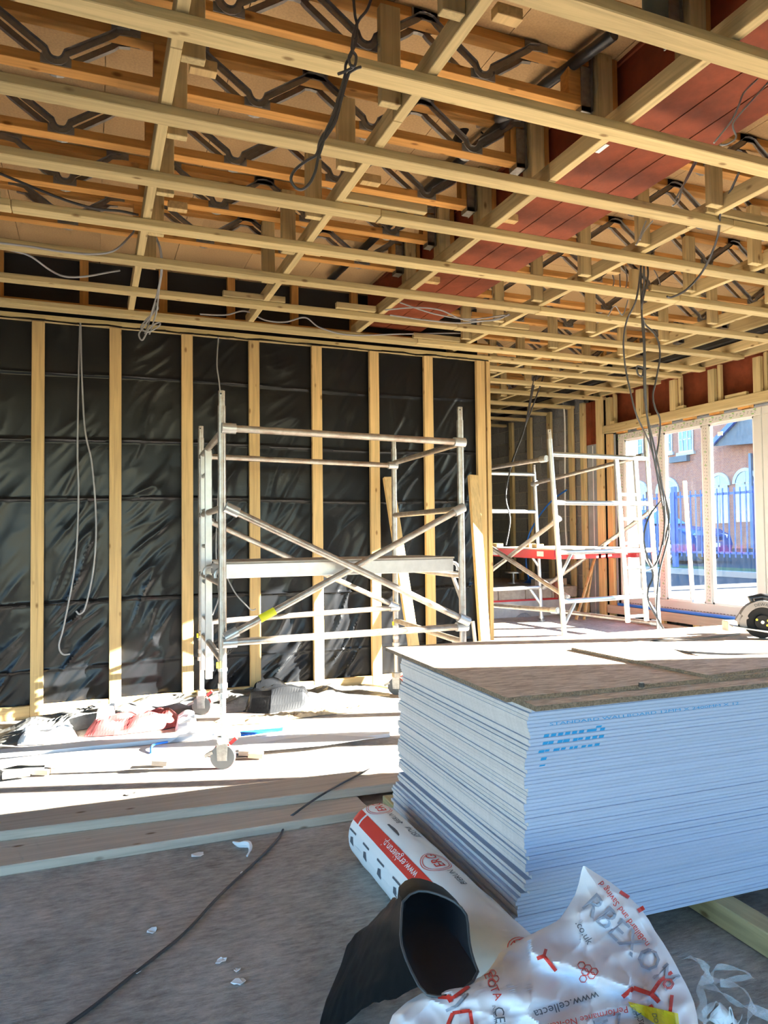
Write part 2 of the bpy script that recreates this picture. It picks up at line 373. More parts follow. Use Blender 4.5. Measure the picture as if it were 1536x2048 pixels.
# ---- stud wall with black membrane
YW = 6.62
wb = struct(MB().box((-5, 6.76, 0), (3.80, 6.9, 3.9)).build('wall_back', DARKVOID), 'timber stud wall lined with black polythene membrane')
FOLDS = [(2.86, .010), (2.30, .012), (1.80, .010), (.93, .016), (.38, .008)]
SX = [-1.066, -.464, .138, .737, 1.337, 1.937, 2.522, 3.110, 3.711]
def membrane(u, v):
    x = -1.6 + u * 5.36; z = .05 + v * 3.23
    # pulled flat at the studs, slack between them
    dmin = min(abs(x - (s + .05)) for s in SX); slack = min(1, max(0, (dmin - .05) / .16))
    low = max(0, min(1, (2.7 - z) / 2.2))
    # tension creases running from upper right to lower left
    c, q = x * .83 - z * .56, x * .56 + z * .83
    wob = .10 * noise.noise(Vector((x * 1.7, 5.5, z * 1.7)))
    rid = (1 - abs(noise.noise(Vector(((c + wob) * 5.5, 3.1, q * 1.1)))) * 2.2)
    rid = max(-.3, rid) ** 3 if rid > 0 else 0
    rid2 = max(0, 1 - abs(noise.noise(Vector(((c + wob * 1.5) * 12, 9.2, q * 2.6)))) * 2.4) ** 2
    big = noise.noise(Vector((x * 2.4, 1.7, z * 1.3)))
    loc = .35 + .65 * max(0, min(1, .5 + 1.6 * noise.noise(Vector((x * .9, 2.2, z * .8)))))
    y = 6.690 - slack * ((.008 + .026 * low) * rid * loc + (.004 + .010 * low) * rid2 * loc + .016 * big)
    for zf, a in FOLDS:
        zz = zf + .012 * math.sin(x * 1.9)
        y -= a * math.exp(-((z - zz) / .009) ** 2)
        if z < zz: y += .004 * math.exp(-((zz - z) / .06))
    return (x, y + .0, z)
mem = MB().grid(membrane, 330, 260).build('membrane', BLACKP, wb, smooth=True, solid=.002)
mem.data.polygons.foreach_set('use_smooth', [True] * len(mem.data.polygons))
part(mem, 'creased black polythene membrane')
for i, s in enumerate(SX):
    o = bx('stud', (s, YW, 0), (s + .097, YW + .045, 3.27), WS[2], wb, bevel=.003)
bx('stud', (3.835, YW + .015, 0), (3.88, YW + .11, 3.29), WS[2], wb, bevel=.003)
for a, b in zip(SX, SX[1:]): bx('bottom_plate', (a + .098, YW + .002, 0), (b - .001, YW + .045, .105), WS[0], wb, bevel=.003)
bx('top_plate', (-3, YW - .02, 3.275), (3.88, YW + .075, 3.32), WG[0], wb, bevel=.003)
bx('top_plate', (-3, YW - .09, 3.345), (3.88, YW - .03, 3.40), WG[0], wb, bevel=.003)
# brown studs and plate in the void above the wall
for x in (-.75, -.1, .55, 1.15, 1.75, 2.35): bx('void_stud', (x, 6.66, 3.42), (x + .07, 6.72, 3.86), WO[2], wb)
bx('void_plate', (-3, 6.62, 3.40), (3.88, 6.75, 3.45), WO[0], wb)
# torn membrane edge along the top
m = MB()
pts = [(x * .12 - 1.2, YW - .035 + .012 * noise.noise(Vector((x * .7, 0, 0))), 3.262 + .012 * noise.noise(Vector((x * .5, 4, 0)))) for x in range(43)]
for p, q in zip(pts, pts[1:]):
    m.add([p, q, (q[0], q[1] + .03, q[2] + .035), (p[0], p[1] + .03, p[2] + .035)], [(0, 1, 2, 3)])
part(m.build('membrane_edge', BLACKP, wb, solid=.002), 'ragged top edge of the membrane')
# return wall and far room
wr2 = struct(MB().box((3.70, 6.9, 0), (3.86, 14, 3.9)).build('wall_corridor', DARKVOID))
wfar = struct(MB().box((3.7, 14, 0), (6.95, 14.15, 3.9)).build('wall_far', BLOCK), 'dark block end wall of the far room')
bx('door_light', (4.95, 13.95, 1.65), (5.55, 14.0, 2.55), WHITE, wfar)

# ---- ceiling: chipboard deck, metal-web joists, cross timbers, battens
DECK = 3.86
ceil = struct(MB().box((-5.2, -4.4, DECK + .022), (6.95, 14.15, DECK + .12)).build('ceiling', CHIP), 'chipboard floor deck on metal-web timber joists')
pm = {}
px0 = .06 - .6 * 2
for k in range(14):
    x0 = px0 + .6 * k
    if x0 > 6.3: break
    y = .6 - (k % 2) * 1.2
    while y < 11:
        bx('deck_panel', (x0 + .002, y + .002, DECK), (x0 + .598, y + 2.398, DECK + .021), CHIP, ceil); y += 2.4

def web_piece(xb, y0, half=.30, flip=False):
    """one pressed V strut hanging between the chords: returns points of its centre line"""
    zt, zb = DECK - .033, 3.617
    p = []
    for t in range(9):
        a = math.pi * (t / 8 - .5); p.append((xb + .045 * math.sin(a), zb + .045 * (1 - math.cos(a)) - .0))
    L = [(xb - half - .02, zt), (xb - half + .035, zt - .008), (xb - half + .06, zt - .03)]
    R = [(xb + half - .06, zt - .03), (xb + half - .035, zt - .008), (xb + half + .02, zt)]
    return L + p + R
WEBM = {}
def add_webs(joist, xb, y0):
    key = round(xb, 3)
    pts = web_piece(xb, 0)
    for side in (0, 1):
        yy = y0 - .003 if side == 0 else y0 + .072 + .003
        m = MB(); n = len(pts)
        # flat strip with small rim lips: width .032
        nr = []
        for i, (x, z) in enumerate(pts):
            a = pts[max(i - 1, 0)]; b = pts[min(i + 1, n - 1)]; d = Vector((b[0] - a[0], 0, b[1] - a[1])).normalized(); nr.append(Vector((-d.z, 0, d.x)))
        vs = []; wd = .019
        for (x, z), q in zip(pts, nr):
            s = -1 if side == 0 else 1
            for k, dy in ((-1, s * .014), (-.72, 0), (.72, 0), (1, s * .014)): vs.append((x + q.x * k * wd, yy + dy, z + q.z * k * wd))
        fs = [(i * 4 + k, (i + 1) * 4 + k, (i + 1) * 4 + k + 1, i * 4 + k + 1) for i in range(n - 1) for k in range(3)]
        m.add(vs, fs)
        # toothed nail plates on the chords
        for cx, z0, z1 in ((xb, 3.603, 3.645), (xb - .3, DECK - .045, DECK - .003), (xb + .3, DECK - .045, DECK - .003)):
            m.box((cx - .065, min(yy, yy + (-1 if side == 0 else 1) * .0025), z0), (cx + .065, max(yy, yy + (-1 if side == 0 else 1) * .0025), z1))
        m.build('metal_web', WEB, joist, solid=.0015)
def joist(x0, x1, y0, bottoms, posts=()):
    m = MB(); m.box((x0, y0, 3.60), (x1, y0 + .072, 3.647)); m.box((x0, y0, DECK - .047), (x1, y0 + .072, DECK - .001))
    for p in posts: m.box((p, y0 + .001, 3.647), (p + .07, y0 + .071, DECK - .047))
    j = m.build('joist', WO[0], ceil, bevel=.002)
    for b in bottoms: add_webs(j, b, y0)
    return j
JL = [1.75, 2.35, 2.95, 3.548, 4.147, 4.747, 5.347]
for k, y in enumerate(JL):
    if y == 2.95 or y < 2.9: bt = [.52, 1.119, 1.71]
    else: bt = [-.155, .764, 1.37, 1.98]
    if y < 2.9: bt = bt[1:]
    joist(-3, 2.325, y, bt, (.27,) if y > 3 else (2.2,))
    bx('end_post', (2.235, y + .002, 3.647), (2.305, y + .07, DECK - .047), WO[2], ceil)
    h = MB(); h.box((2.326, y - .02, 3.57), (2.332, y + .092, DECK)); h.box((2.27, y - .006, 3.575), (2.332, y - .001, 3.80)); h.box((2.27, y + .073, 3.575), (2.332, y + .078, 3.80)); h.box((2.27, y - .006, 3.57), (2.332, y + .078, 3.598))
    part(h.build('joist_hanger', GALV, ceil), 'galvanised joist hanger')
    bx('web_packer', (2.34, y - .05, 3.47), (2.43, y + .045, DECK - .001), WG[2], ceil, bevel=.003)
    bx('web_packer', (2.44, y - .03, 3.50), (2.475, y + .10, DECK - .001), WO[2], ceil)
JR = [1.99, 2.61, 3.20, 3.80, 4.41, 5.03, 5.64, 6.25, 6.86, 7.46, 8.07, 8.68, 9.28]
for y in JR:
    joist(3.09, 6.12, y, [3.39 + .6 * k for k in range(5)] if y < 6.5 else [4.59, 5.2, 5.79], (6.02,))
    h = MB(); h.box((6.122, y - .02, 3.57), (6.128, y + .092, DECK)); h.box((6.06, y - .006, 3.575), (6.128, y - .001, 3.80)); h.box((6.06, y - .006, 3.57), (6.128, y + .078, 3.598))
    part(h.build('joist_hanger', GALV, ceil), 'galvanised joist hanger')
bx('ledger', (6.14, 0, 3.50), (6.19, 11, DECK - .001), WG[1], ceil)
bx('dark_strip', (6.2, 0, 3.46), (6.35, 11, 3.75), DARKVOID, ceil)  # near-black box behind the ledger, set for the dark gap and steel
# three red oxide steel beams side by side
for x0, x1 in ((2.485, 2.68), (2.688, 2.874), (2.882, 3.065)):
    m = MB(); m.box((x0, -1, 3.50), (x1, 6.6, 3.514)); m.box(((x0 + x1) / 2 - .005, -1, 3.514), ((x0 + x1) / 2 + .005, 6.6, 3.84)); m.box((x0, -1, 3.84), (x1, 6.6, DECK - .001))
    part(m.build('steel_beam', RED, ceil), 'red oxide painted steel beam')
bx('steel_beam', (2.50, -1, 3.515), (2.51, 6.6, 3.84), RED, ceil)

# cross timbers (run away from camera), hung from the joists
CT = [(-.68, 6.45), (.322, 6.45), (1.318, 6.45), (2.315, 6.45), (3.475, 9.6), (4.48, 9.6), (5.36, 9.6), (6.30, 9.6)]
for x, y1 in CT:
    a = .9; sp = [3.05, 5.6] if x < 3 else [3.25, 5.5, 8.0]
    cuts = [a] + [s + .2 * math.sin(x * 5 + s) for s in sp] + [y1]
    for q, r in zip(cuts, cuts[1:]):
        bx('cross_timber', (x - .047, q, 3.346), (x, r - .003, 3.441), WG[1], ceil, bevel=.003)
for x in (-.68, .322, 1.318):
    for y in JL[1:]:
        if x == .322: X0 = x + .002
        else: X0 = x - .047 - .097
        bx('hanger_post', (X0, y - .047, 3.36 if y != 4.147 else 3.35), (X0 + .095, y - .002, 3.72 + .1 * random.random()), WG[2], ceil, bevel=.003)
for x in (3.475, 4.48, 5.36):
    for y in JR[1:]:
        if y > 9: continue
        X0 = x - .047 - .097
        bx('hanger_post', (X0, y - .047, 3.36), (X0 + .095, y - .002, 3.74 + .1 * random.random()), WG[2], ceil, bevel=.003)

# ceiling battens across, 600 mm centres, under the cross timbers
def batten(x0, x1, yf, cuts=(), skew=0.):
    xs = [x0] + list(cuts) + [x1]
    for a, b in zip(xs, xs[1:]):
        s = lambda x: skew * (x - x0)
        z = 3.30 + random.uniform(-.002, .002)
        m = MB(); vs = []
        for z_ in (z, z + .045):
            vs += [(a + .002, yf - .095 + s(a), z_), (b - .002, yf - .095 + s(b), z_), (b - .002, yf + s(b), z_), (a + .002, yf + s(a), z_)]
        m.add(vs, [(0, 3, 2, 1), (4, 5, 6, 7), (0, 1, 5, 4), (1, 2, 6, 5), (2, 3, 7, 6), (3, 0, 4, 7)])
        m.build('batten', WG[0], ceil, bevel=.004)
for yf, x0, x1, cuts in ((.93, -3, 6.5, (1.9,)), (1.53, -3, 6.5, (2.6,)), (2.121, -3, 6.5, (.35,)), (2.733, -3, 6.5, (-1.3, 3.9)), (3.334, -3, 6.5, (3.60,)), (3.949, -3, 6.5, (1.55,)),
                         (4.547, -3, 6.5, (-.42, 4.35)), (5.158, -3, 6.5, (3.45,)), (5.806, -3, 6.45, (3.02,)), (6.405, -3, 6.52, (2.9,)),
                         (6.76, 3.9, 6.52, ()), (7.14, 3.9, 6.55, ()), (7.69, 3.9, 6.6, ()), (8.24, 3.9, 6.6, ()), (8.98, 3.9, 6.62, ()), (9.586, 3.9, 6.62, ()), (10.2, 3.9, 6.62, ()), (10.87, 3.9, 6.62, ())):
    batten(x0, x1, yf, cuts)
# splice blocks and offcuts packed over the battens
for x, y, l in ((-.75, 4.50, .55), (1.55, 3.86, .55), (1.2, 5.75, .5), (3.5, 5.74, .5), (3.1, 6.34, .5), (2.05, 5.72, .35), (3.62, 3.27, .5), (4.3, 4.48, .5)):
    bx('splice_block', (x - l / 2, y - .05, 3.347), (x + l / 2, y - .005, 3.395), WG[0], ceil, bevel=.003)
for x, y in ((.37, 3.0), (1.36, 3.65), (1.39, 2.28), (.41, 4.35), (2.33, 3.8), (2.36, 4.95), (3.53, 4.3), (1.35, 4.72), (4.5, 5.4)):
    bx('packing_offcut', (x, y, 3.385), (x + .11, y + .05, 3.43), WS[1], ceil, bevel=.002)

# ---- window wall on the right
XR = 6.50
wm = MB(); wm.box((6.74, -4.2, 0), (6.95, .95, 3.9)); wm.box((6.74, .95, 0), (6.95, 7.95, .47)); wm.box((6.86, .95, 2.86), (6.95, 7.95, 3.9)); wm.box((6.74, 7.95, 0), (6.95, 14.1, 3.9))
wr = struct(wm.build('wall_right', DARKVOID), 'framed outer wall with long windows and red lintel steel')
# lintel steel
m = MB(); m.box((6.58, -1, 2.88), (6.80, 8.2, 2.895)); m.box((6.69, -1, 2.895), (6.70, 8.2, 3.37)); m.box((6.58, -1, 3.37), (6.80, 8.2, 3.385))
part(m.build('lintel_beam', RED, wr), 'red oxide painted lintel beam')
bx('lintel_beam', (6.60, 8.29, 2.72), (6.61, 8.60, 3.33), RED, wr)
bx('lintel_beam', (6.58, 8.46, 2.72), (6.60, 8.475, 3.33), RED, wr)
for y in (8.05, 7.456, 6.867, 6.274, 5.665, 5.06, 4.46, 3.86):
    bx('header_post', (XR, y - .095, 2.925), (XR + .047, y, 3.30), WG[2], wr, bevel=.003)
    bx('header_post', (XR + .045, y - .14, 2.925), (XR + .09, y - .098, 3.34), WG[2], wr, bevel=.003)
for a, b in ((4.9, 8.12), (.7, 4.895)):
    bx('header_rail', (XR - .005, a, 2.82), (XR + .09, b, 2.925), WG[1], wr, bevel=.003)
bx('header_rail', (XR, 3.5, 3.345), (XR + .05, 8.3, 3.44), WG[1], wr)
for y, l in ((5.9, .28), (7.3, .12), (7.93, .1), (6.72, .15)):
    bx('header_offcut', (XR + .005, y - l / 2, 2.926), (XR + .05, y + l / 2, 2.965), WG[1], wr)
for k in range(9): bx('packer_strip', (XR + .09, 4.6 + k * .4, 2.80), (XR + .16, 4.75 + k * .4, 2.835), WO[1], wr)
# windows
def window(n, y0, y1):
    """three-light white frame between y0 (near) and y1 (far)"""
    w_ = (y1 - y0 - .119 - .094 - .1 - .1) / 3
    f = MB(); X0, X1 = 6.60, 6.68
    f.box((X0, y0, .49), (X1, y1, .63)); f.box((X0, y0, 2.70), (X1, y1, 2.79))
    f.box((X0, y1 - .119, .63), (X1, y1, 2.70)); f.box((X0, y0, .63), (X1, y0 + .10, 2.70))
    fo = struct(f.build('window_%d' % n, UPVC, bevel=.006), 'white framed window with three tall dusty panes')
    ys = [y0 + .10]; y = y1 - .119
    gl = []
    for k in range(3):
        gl.append((y - w_, y)); y -= w_
        if k < 2: bx('mullion', (X0, y - .096, .63), (X1, y, 2.70), UPVC, fo, bevel=.006); y -= .097
    for a, b in gl:
        bx('pane', (6.645, a - .005, .625), (6.651, b + .005, 2.705), GLASS, fo)
        g = MB()
        for A, B in (((6.615, a, .63), (6.64, a + .022, 2.70)), ((6.615, b - .022, .63), (6.64, b, 2.70)), ((6.615, a, .63), (6.64, b, .652)), ((6.615, a, 2.678), (6.64, b, 2.70))): g.box(A, B)
        g.build('glazing_bead', WHITE, fo)
    return fo, gl
w1, g1 = window(1, 5.664, 7.934)
w2, g2 = window(2, 3.38, 5.655)
w3, g3 = window(3, .96, 3.37)
# printed protective tape marks on the frame of the visible window
mk = MB(); mg = MB()
for k in range(46):
    y = 5.72 + k * .048
    mk.box((6.5985, y, 2.752), (6.6, y + .02, 2.757)); mk.box((6.5985, y + .01, 2.735), (6.6, y + .022, 2.739))
    if k % 3 == 0: mg.box((6.5985, y, 2.765), (6.6, y + .03, 2.776)); mg.box((6.5985, y + .03, 2.72), (6.6, y + .06, 2.731))
    if k > 4: mk.box((6.5985, y, .53), (6.6, y + .026, .537))
for yc in ((g1[0][0] - .05), (g1[1][0] - .05), 7.875):
    for k in range(52):
        z = .66 + k * .039
        mk.box((6.5985, yc - .02, z), (6.6, yc - .014, z + .014)); mk.box((6.5985, yc + .012, z + .01), (6.6, yc + .02, z + .016))
        if k % 4 == 0: mg.box((6.5985, yc - .006, z), (6.6, yc + .004, z + .024))
mk.build('tape_print', GREYINK, w1); mg.build('tape_print', GREENINK, w1)
for y, z in ((g1[2][1] - .10, 2.60), (g1[1][0] + .12, .70)):
    bx('pane_sticker', (6.641, y - .07, z - .045), (6.6435, y, z), WHITE, w1)
# low framing under the windows
bx('sill_rail', (6.5, 1.1, .38), (6.56, 8.1, .49), WB[1], wr, bevel=.003)
bx('sill_rail', (6.5, 1.1, RZ), (6.56, 8.1, .345), WB[1], wr, bevel=.003)
for k in range(12): bx('sill_post', (6.5, 7.6 - k * .56, .345), (6.545, 7.70 - k * .56, .38), WS[2], wr)
bx('sill_membrane', (6.57, 1.1, .3), (6.58, 8.1, .47), BLACKP, wr)
pp = MB().tube([(6.53, 5.2, .515), (6.53, 6.5, .51), (6.53, 7.9, .508)], .02, 10).build('sill_pipe', BLUEP, wr, smooth=True)
# posts and insulation left of the window
bx('wall_post', (6.53, 7.985, RZ), (6.575, 8.09, 2.81), WS[2], wr, bevel=.003)
bx('wall_post', (6.50, 8.135, RZ), (6.54, 8.265, 3.34), WG[2], wr, bevel=.003)
bx('reveal_insulation', (6.585, 7.965, RZ), (6.62, 8.09, 2.80), INSUL, wr)
bx('reveal_seal', (6.59, 7.936, .4), (6.62, 7.962, 2.80), BLACKP, wr)
bx('insulation_board', (6.61, 8.30, RZ), (6.655, 8.60, 2.72), INSUL, wr)
bx('insulation_tape', (6.605, 8.47, RZ), (6.6095, 8.485, 2.70), WHITE, wr)
for y0, y1 in ((8.60, 8.69), (8.88, 8.97), (9.42, 9.52), (9.97, 10.07), (10.52, 10.62)):
    bx('wall_post', (6.55, y0, .66 if y0 > 9 else RZ), (6.60, y1, 3.34), WG[2], wr, bevel=.003)
# blockwork: each block its own piece on a mortar bed
bx('mortar_bed', (6.668, 8.72, RZ), (6.74, 13.9, 3.5), MORTAR, wr)
bme = MB().box((-.035, 0, 0), (0, .43, .205)).mesh('block', Vector()); bme.materials.append(BLOCK)
bhalf = MB().box((-.035, 0, 0), (0, .205, .205)).mesh('half_block', Vector()); bhalf.materials.append(BLOCK)
for c in range(14):
    z = .42 + c * .217; y = 8.72
    if c % 2: link('block', bhalf, Vector((6.69 + random.uniform(-.003, .003), y, z)), wr); y += .217
    while y < 12.6: link('block', bme, Vector((6.69 + random.uniform(-.003, .003), y, z)), wr); y += .442
# step up to far room
st = struct(MB().box((3.88, 8.80, RZ), (6.5, 8.95, .52)).build('step_base', flat('pale_render', (.55, .53, .50), .9, var=.2, vscale=9)), 'rough pale base of the step to the far room')
bx('damp_course', (4.2, 8.795, .52), (6.2, 8.95, .545), REDP, st)
for k in range(6):
    bx('coping_block', (3.9 + k * .44, 8.79, .546), (4.33 + k * .44, 8.948, .70), flat('coping%d' % k, (.46, .38, .31), .9, var=.3, vscale=14) if k == 0 else MATS['coping0'], st, bevel=.006)
bx('loose_brick', (6.13, 8.76, .546), (6.25, 8.948, .76), flat('brick_red', (.42, .16, .1), .9, var=.2), st)
bx('base_timber', (5.95, 9.0, .70), (6.5, 9.1, .80), WB[0], wr)

# ================================================================== STACK OF PLASTERBOARD
TH = -.04; C_, S_ = math.cos(TH), math.sin(TH)
CX, CY = 1.345, 2.12
def stk(l, s, z): return Vector((CX + l * C_ - s * S_, CY + l * S_ + s * C_, z))
def board_mesh(L, W, T, ch):
    m = MB(); prof = [(ch, 0), (W - ch, 0), (W, ch), (W, T - ch), (W - ch, T), (ch, T), (0, T - ch), (0, ch)]
    n = 8; m.v = [Vector((0, y, z)) for y, z in prof] + [Vector((L, y, z)) for y, z in prof]
    m.f = [list(range(n)), list(reversed(range(n, 2 * n)))] + [[k, (k + 1) % n, n + (k + 1) % n, n + k] for k in range(n)]
    m.m = [1, 1] + [2] + [0] * 7
    me = m.mesh('plasterboard', Vector())
    for mt in (PBPAPER, PBEND, PBBROWN): me.materials.append(mt)
    me.polygons.foreach_set('material_index', m.m)
    bm = bmesh.new(); bm.from_mesh(me); bmesh.ops.recalc_face_normals(bm, faces=bm.faces); bm.to_mesh(me); bm.free()
    return me
PB = board_mesh(2.4, 1.2, .0123, .0022)
boards = []; rb = random.Random(3)
run = 0
for i in range(62):
    run = run * .5 + rb.uniform(-.004, .005)
    l = run + rb.choice((0, 0, 0, .004, .008, -.004)) + (.018 if i > 48 else 0) - (.03 if i < 13 else 0) + (.012 if i in (12, 13, 17, 45, 52, 61) else 0)
    s = rb.uniform(-.002, .003) + (.016 if i < 13 else 0)
    o = link('plasterboard', PB, stk(l, s, .09 + i * .0125)); o.rotation_euler = (0, 0, TH)
    tag(o, 'white plasterboard sheet within the tall stack under the strand boards', 'plasterboard', 'plasterboard sheets in the stack')
    boards.append((o, l, s, .09 + i * .0125))
ONES = ['', 'first', 'second', 'third', 'fourth', 'fifth', 'sixth', 'seventh', 'eighth', 'ninth', 'tenth', 'eleventh', 'twelfth', 'thirteenth', 'fourteenth', 'fifteenth', 'sixteenth', 'seventeenth', 'eighteenth', 'nineteenth']
def ordinal(k): return ONES[k] if k < 20 else (('twentieth', 'thirtieth')[k // 10 - 2] if k % 10 == 0 else ('twenty ', 'thirty ')[k // 10 - 2] + ONES[k % 10])
for i in range(1, 61):
    boards[i][0]['label'] = ('white plasterboard sheet, %s from the top of the stack' % ordinal(62 - i)) if i >= 31 else ('white plasterboard sheet, %s up from the bottom of the stack' % ordinal(i + 1))
boards[61][0]['label'] = 'topmost plasterboard sheet, directly under the strand boards'
boards[0][0]['label'] = 'lowest plasterboard sheet, lying on the timber bearers'
def edge_decal(i, name, vs2, fs, mat):
    """flat print on the long front edge of board i; x along the edge, y 0..1 across its thickness"""
    o, l, s, z = boards[i]
    m = MB(); m.add([(x, -.0006, .0014 + y * .0096) for x, y in vs2], fs)
    me = m.mesh(name, Vector()); me.materials.append(mat)
    d = bpy.data.objects.new(name, me); COL.objects.link(d); d.parent = o
    WLOC[d.name] = Vector()
vs, fs = text_polys('STANDARD WALLBOARD 12MM X 2400MM X 12', .030)
vs = [(.085 + x * 1.28, y / .021 * 1.0) for x, y in vs]
edge_decal(57, 'edge_print', vs, fs, BLUEINK); 
boards[57][0]['label'] = 'plasterboard sheet with a line of small blue lettering along its edge'
def q4(x0, x1, a, b, sk=.004): return [(x0, a), (x1, a), (x1 + sk, b), (x0 + sk, b)]
rows = {55: [(.262, .285, 0, .7)], 54: [(.05 + k * .028, .05 + k * .028 + .020, 0, 1) for k in range(6)] + [(.222, .262, .1, 1), (.276, .296, 0, 1)],
        52: [(.046, .066, 0, 1), (.068, .088, 0, 1), (.104, .124, 0, 1), (.126, .152, 0, 1), (.166, .184, 0, 1), (.186, .206, .2, 1), (.216, .236, 0, 1), (.244, .264, 0, 1), (.272, .292, 0, 1)],
        50: [(.044, .066, 0, .9), (.068, .086, .2, .9), (.102, .126, 0, .9), (.132, .150, .1, .9), (.166, .180, 0, .9), (.184, .198, 0, .9), (.214, .232, 0, .8), (.240, .258, 0, .8), (.268, .288, 0, .9)],
        48: [(.058, .080, .0, 1)], 46: [(.054, .076, .5, 1)]}
for i, rr in rows.items():
    v = []; f = []
    for a, b, c, d in rr: f.append(tuple(range(len(v), len(v) + 4))); v += q4(a, b, c, d)
    edge_decal(i, 'edge_print', v, f, BLUEINK)
for i, w in ((55, 'a single blue tick'), (54, 'an upper row of blue blocks'), (52, 'a middle row of blue blocks'), (50, 'a lower row of blue blocks'), (48, 'one blue block'), (46, 'a thin blue dash')):
    boards[i][0]['label'] = 'plasterboard sheet with %s printed on its edge' % w
# bearers
def bearer(l, a, b, label):
    m = MB(); m.add([stk(l, a, .004), stk(l + .095, a, .004), stk(l + .095, b, .004), stk(l, b, .004), stk(l, a, .089), stk(l + .095, a, .089), stk(l + .095, b, .089), stk(l, b, .089)],
                    [(0, 3, 2, 1), (4, 5, 6, 7), (0, 1, 5, 4), (1, 2, 6, 5), (2, 3, 7, 6), (3, 0, 4, 7)])
    tag(m.build('timber_bearer', WG[1], bevel=.004), label, 'timber', 'bearers under the plasterboard')
bearer(.02, .30, 1.5, 'timber bearer sticking out behind the left end of the plasterboard stack')
bearer(.80, -.55, 1.25, 'timber bearer running out from under the front of the stack at lower right')
bearer(1.9, 0, 1.2, 'timber bearer under the right end of the plasterboard stack')
# strand boards on top
def sheet(name, o, L, W, z0, z1, th, label):
    c, s = math.cos(th), math.sin(th); P = lambda a, b, z: Vector((o[0] + a * c - b * s, o[1] + a * s + b * c, z))
    m = MB(); n = 40; rag = lambda t, k: .004 * noise.noise(Vector((t * 22, k * 7, 0))) + .003 * noise.noise(Vector((t * 70, k * 7, 3)))
    ring = [(L * k / n, rag(L * k / n, 1)) for k in range(n)] + [(L + rag(W * k / n, 2), W * k / n) for k in range(n)] + [(L - L * k / n, W + rag(L * k / n, 3)) for k in range(n)] + [(rag(W * k / n, 4), W - W * k / n) for k in range(n)]
    N_ = len(ring); m.v = [P(a, b, z0) for a, b in ring] + [P(a, b, z1) for a, b in ring]
    m.f = [list(reversed(range(N_))), list(range(N_, 2 * N_))] + [[k, (k + 1) % N_, N_ + (k + 1) % N_, N_ + k] for k in range(N_)]; m.m = [0, 0] + [1] * N_
    return tag(m.build(name, [OSB, OSBEDGE]), label, 'board')
sheet('strand_board', (1.372, 2.085), 2.40, 1.20, .8655, .8835, -.04, 'lower strand board sheet on the stack with a ragged front edge')
sheet('strand_board', (1.312, 2.168), 2.44, 1.22, .8845, .9005, -.038, 'large strand board sheet covering the plasterboard stack')
sheet('strand_board', (2.175, 2.13), 1.6, .79, .9015, .9135, .06, 'smaller strand board sheet with the circular saw on it')

p_ = onz(1283, 1374, .9012); tag(MB().disc(p_ + Vector((0, 0, .008)), (0, 0, 1), .010, .016, 8).build('dark_plug', BLACKPL), 'tiny dark plug lying on the strand board', 'plug')
# ---- boards on the floor at the edge of the sunlight
def plank(p0, p1, w, z0, z1, label, mats=WB):
    p0, p1 = Vector((p0[0], p0[1], 0)), Vector((p1[0], p1[1], 0)); d = (p1 - p0).normalized(); s = Vector((-d.y, d.x, 0)) * w
    m = MB(); a = [p0, p1, p1 + s, p0 + s]
    m.add([v + Vector((0, 0, z0)) for v in a] + [v + Vector((0, 0, z1)) for v in a], [(0, 3, 2, 1), (4, 5, 6, 7), (0, 1, 5, 4), (1, 2, 6, 5), (2, 3, 7, 6), (3, 0, 4, 7)])
    return tag(m.build('timber_plank', mats[0], bevel=.004), label, 'plank')
plank((-3, 3.63), (1.34, 3.572), .50, 0, .044, 'wide weathered plank lying nearest on the concrete')
plank((-3, 4.05), (2.2, 3.72), .27, .0445, .092, 'upper plank laid over the wide one at the shadow edge')

# ================================================================== SCAFFOLD TOWERS
TR = .0255
def tubes(name, par, segs, r, mat=ALU, n=12):
    for p, q in segs: MB().tube([p, q], r, n).build(name, mat, par, smooth=True)
def lerp(a, b, t): return Vector(a) * (1 - t) + Vector(b) * t
def caster(par, x, y, z0, ang):
    c = Vector((x, y, z0 + .076)); ax = Vector((math.cos(ang), math.sin(ang), 0)); f = Vector((-ax.y, ax.x, 0))
    o = MB().disc(c, ax, .076, .042, 28).build('caster', flat('caster_hub', (.13, .135, .135), .6) if 'caster_hub' not in MATS else MATS['caster_hub'], par, smooth=True)
    MB().disc(c, ax, .078, .036, 28, 0, .064).build('tyre', flat('caster_tyre', (.40, .10, .08), .6) if 'caster_tyre' not in MATS else MATS['caster_tyre'], o, smooth=True)
    m = MB()
    for s in (-1, 1):
        q = c + ax * s * .028
        m.prism([q + f * .03 + Vector((0, 0, -.02)), q - f * .03 + Vector((0, 0, -.02)), q - f * .035 + Vector((0, 0, .085)), q + f * .035 + Vector((0, 0, .085))], ax * .004 * s)
    m.box((x - .032, y - .032, z0 + .158), (x + .032, y + .032, z0 + .20)); m.build('fork', GALV, o)
    m = MB(); m.beam(c + f * .06 + Vector((0, 0, .03)), c + f * .11 + Vector((0, 0, .005)), .05, .018); m.build('brake_lever', GALV, o)
    m = MB(); m.beam(c - f * .045 + Vector((0, 0, .08)), c - f * .085 + Vector((0, 0, .115)), .03, .022); m.build('brake_pedal', REDP, o)
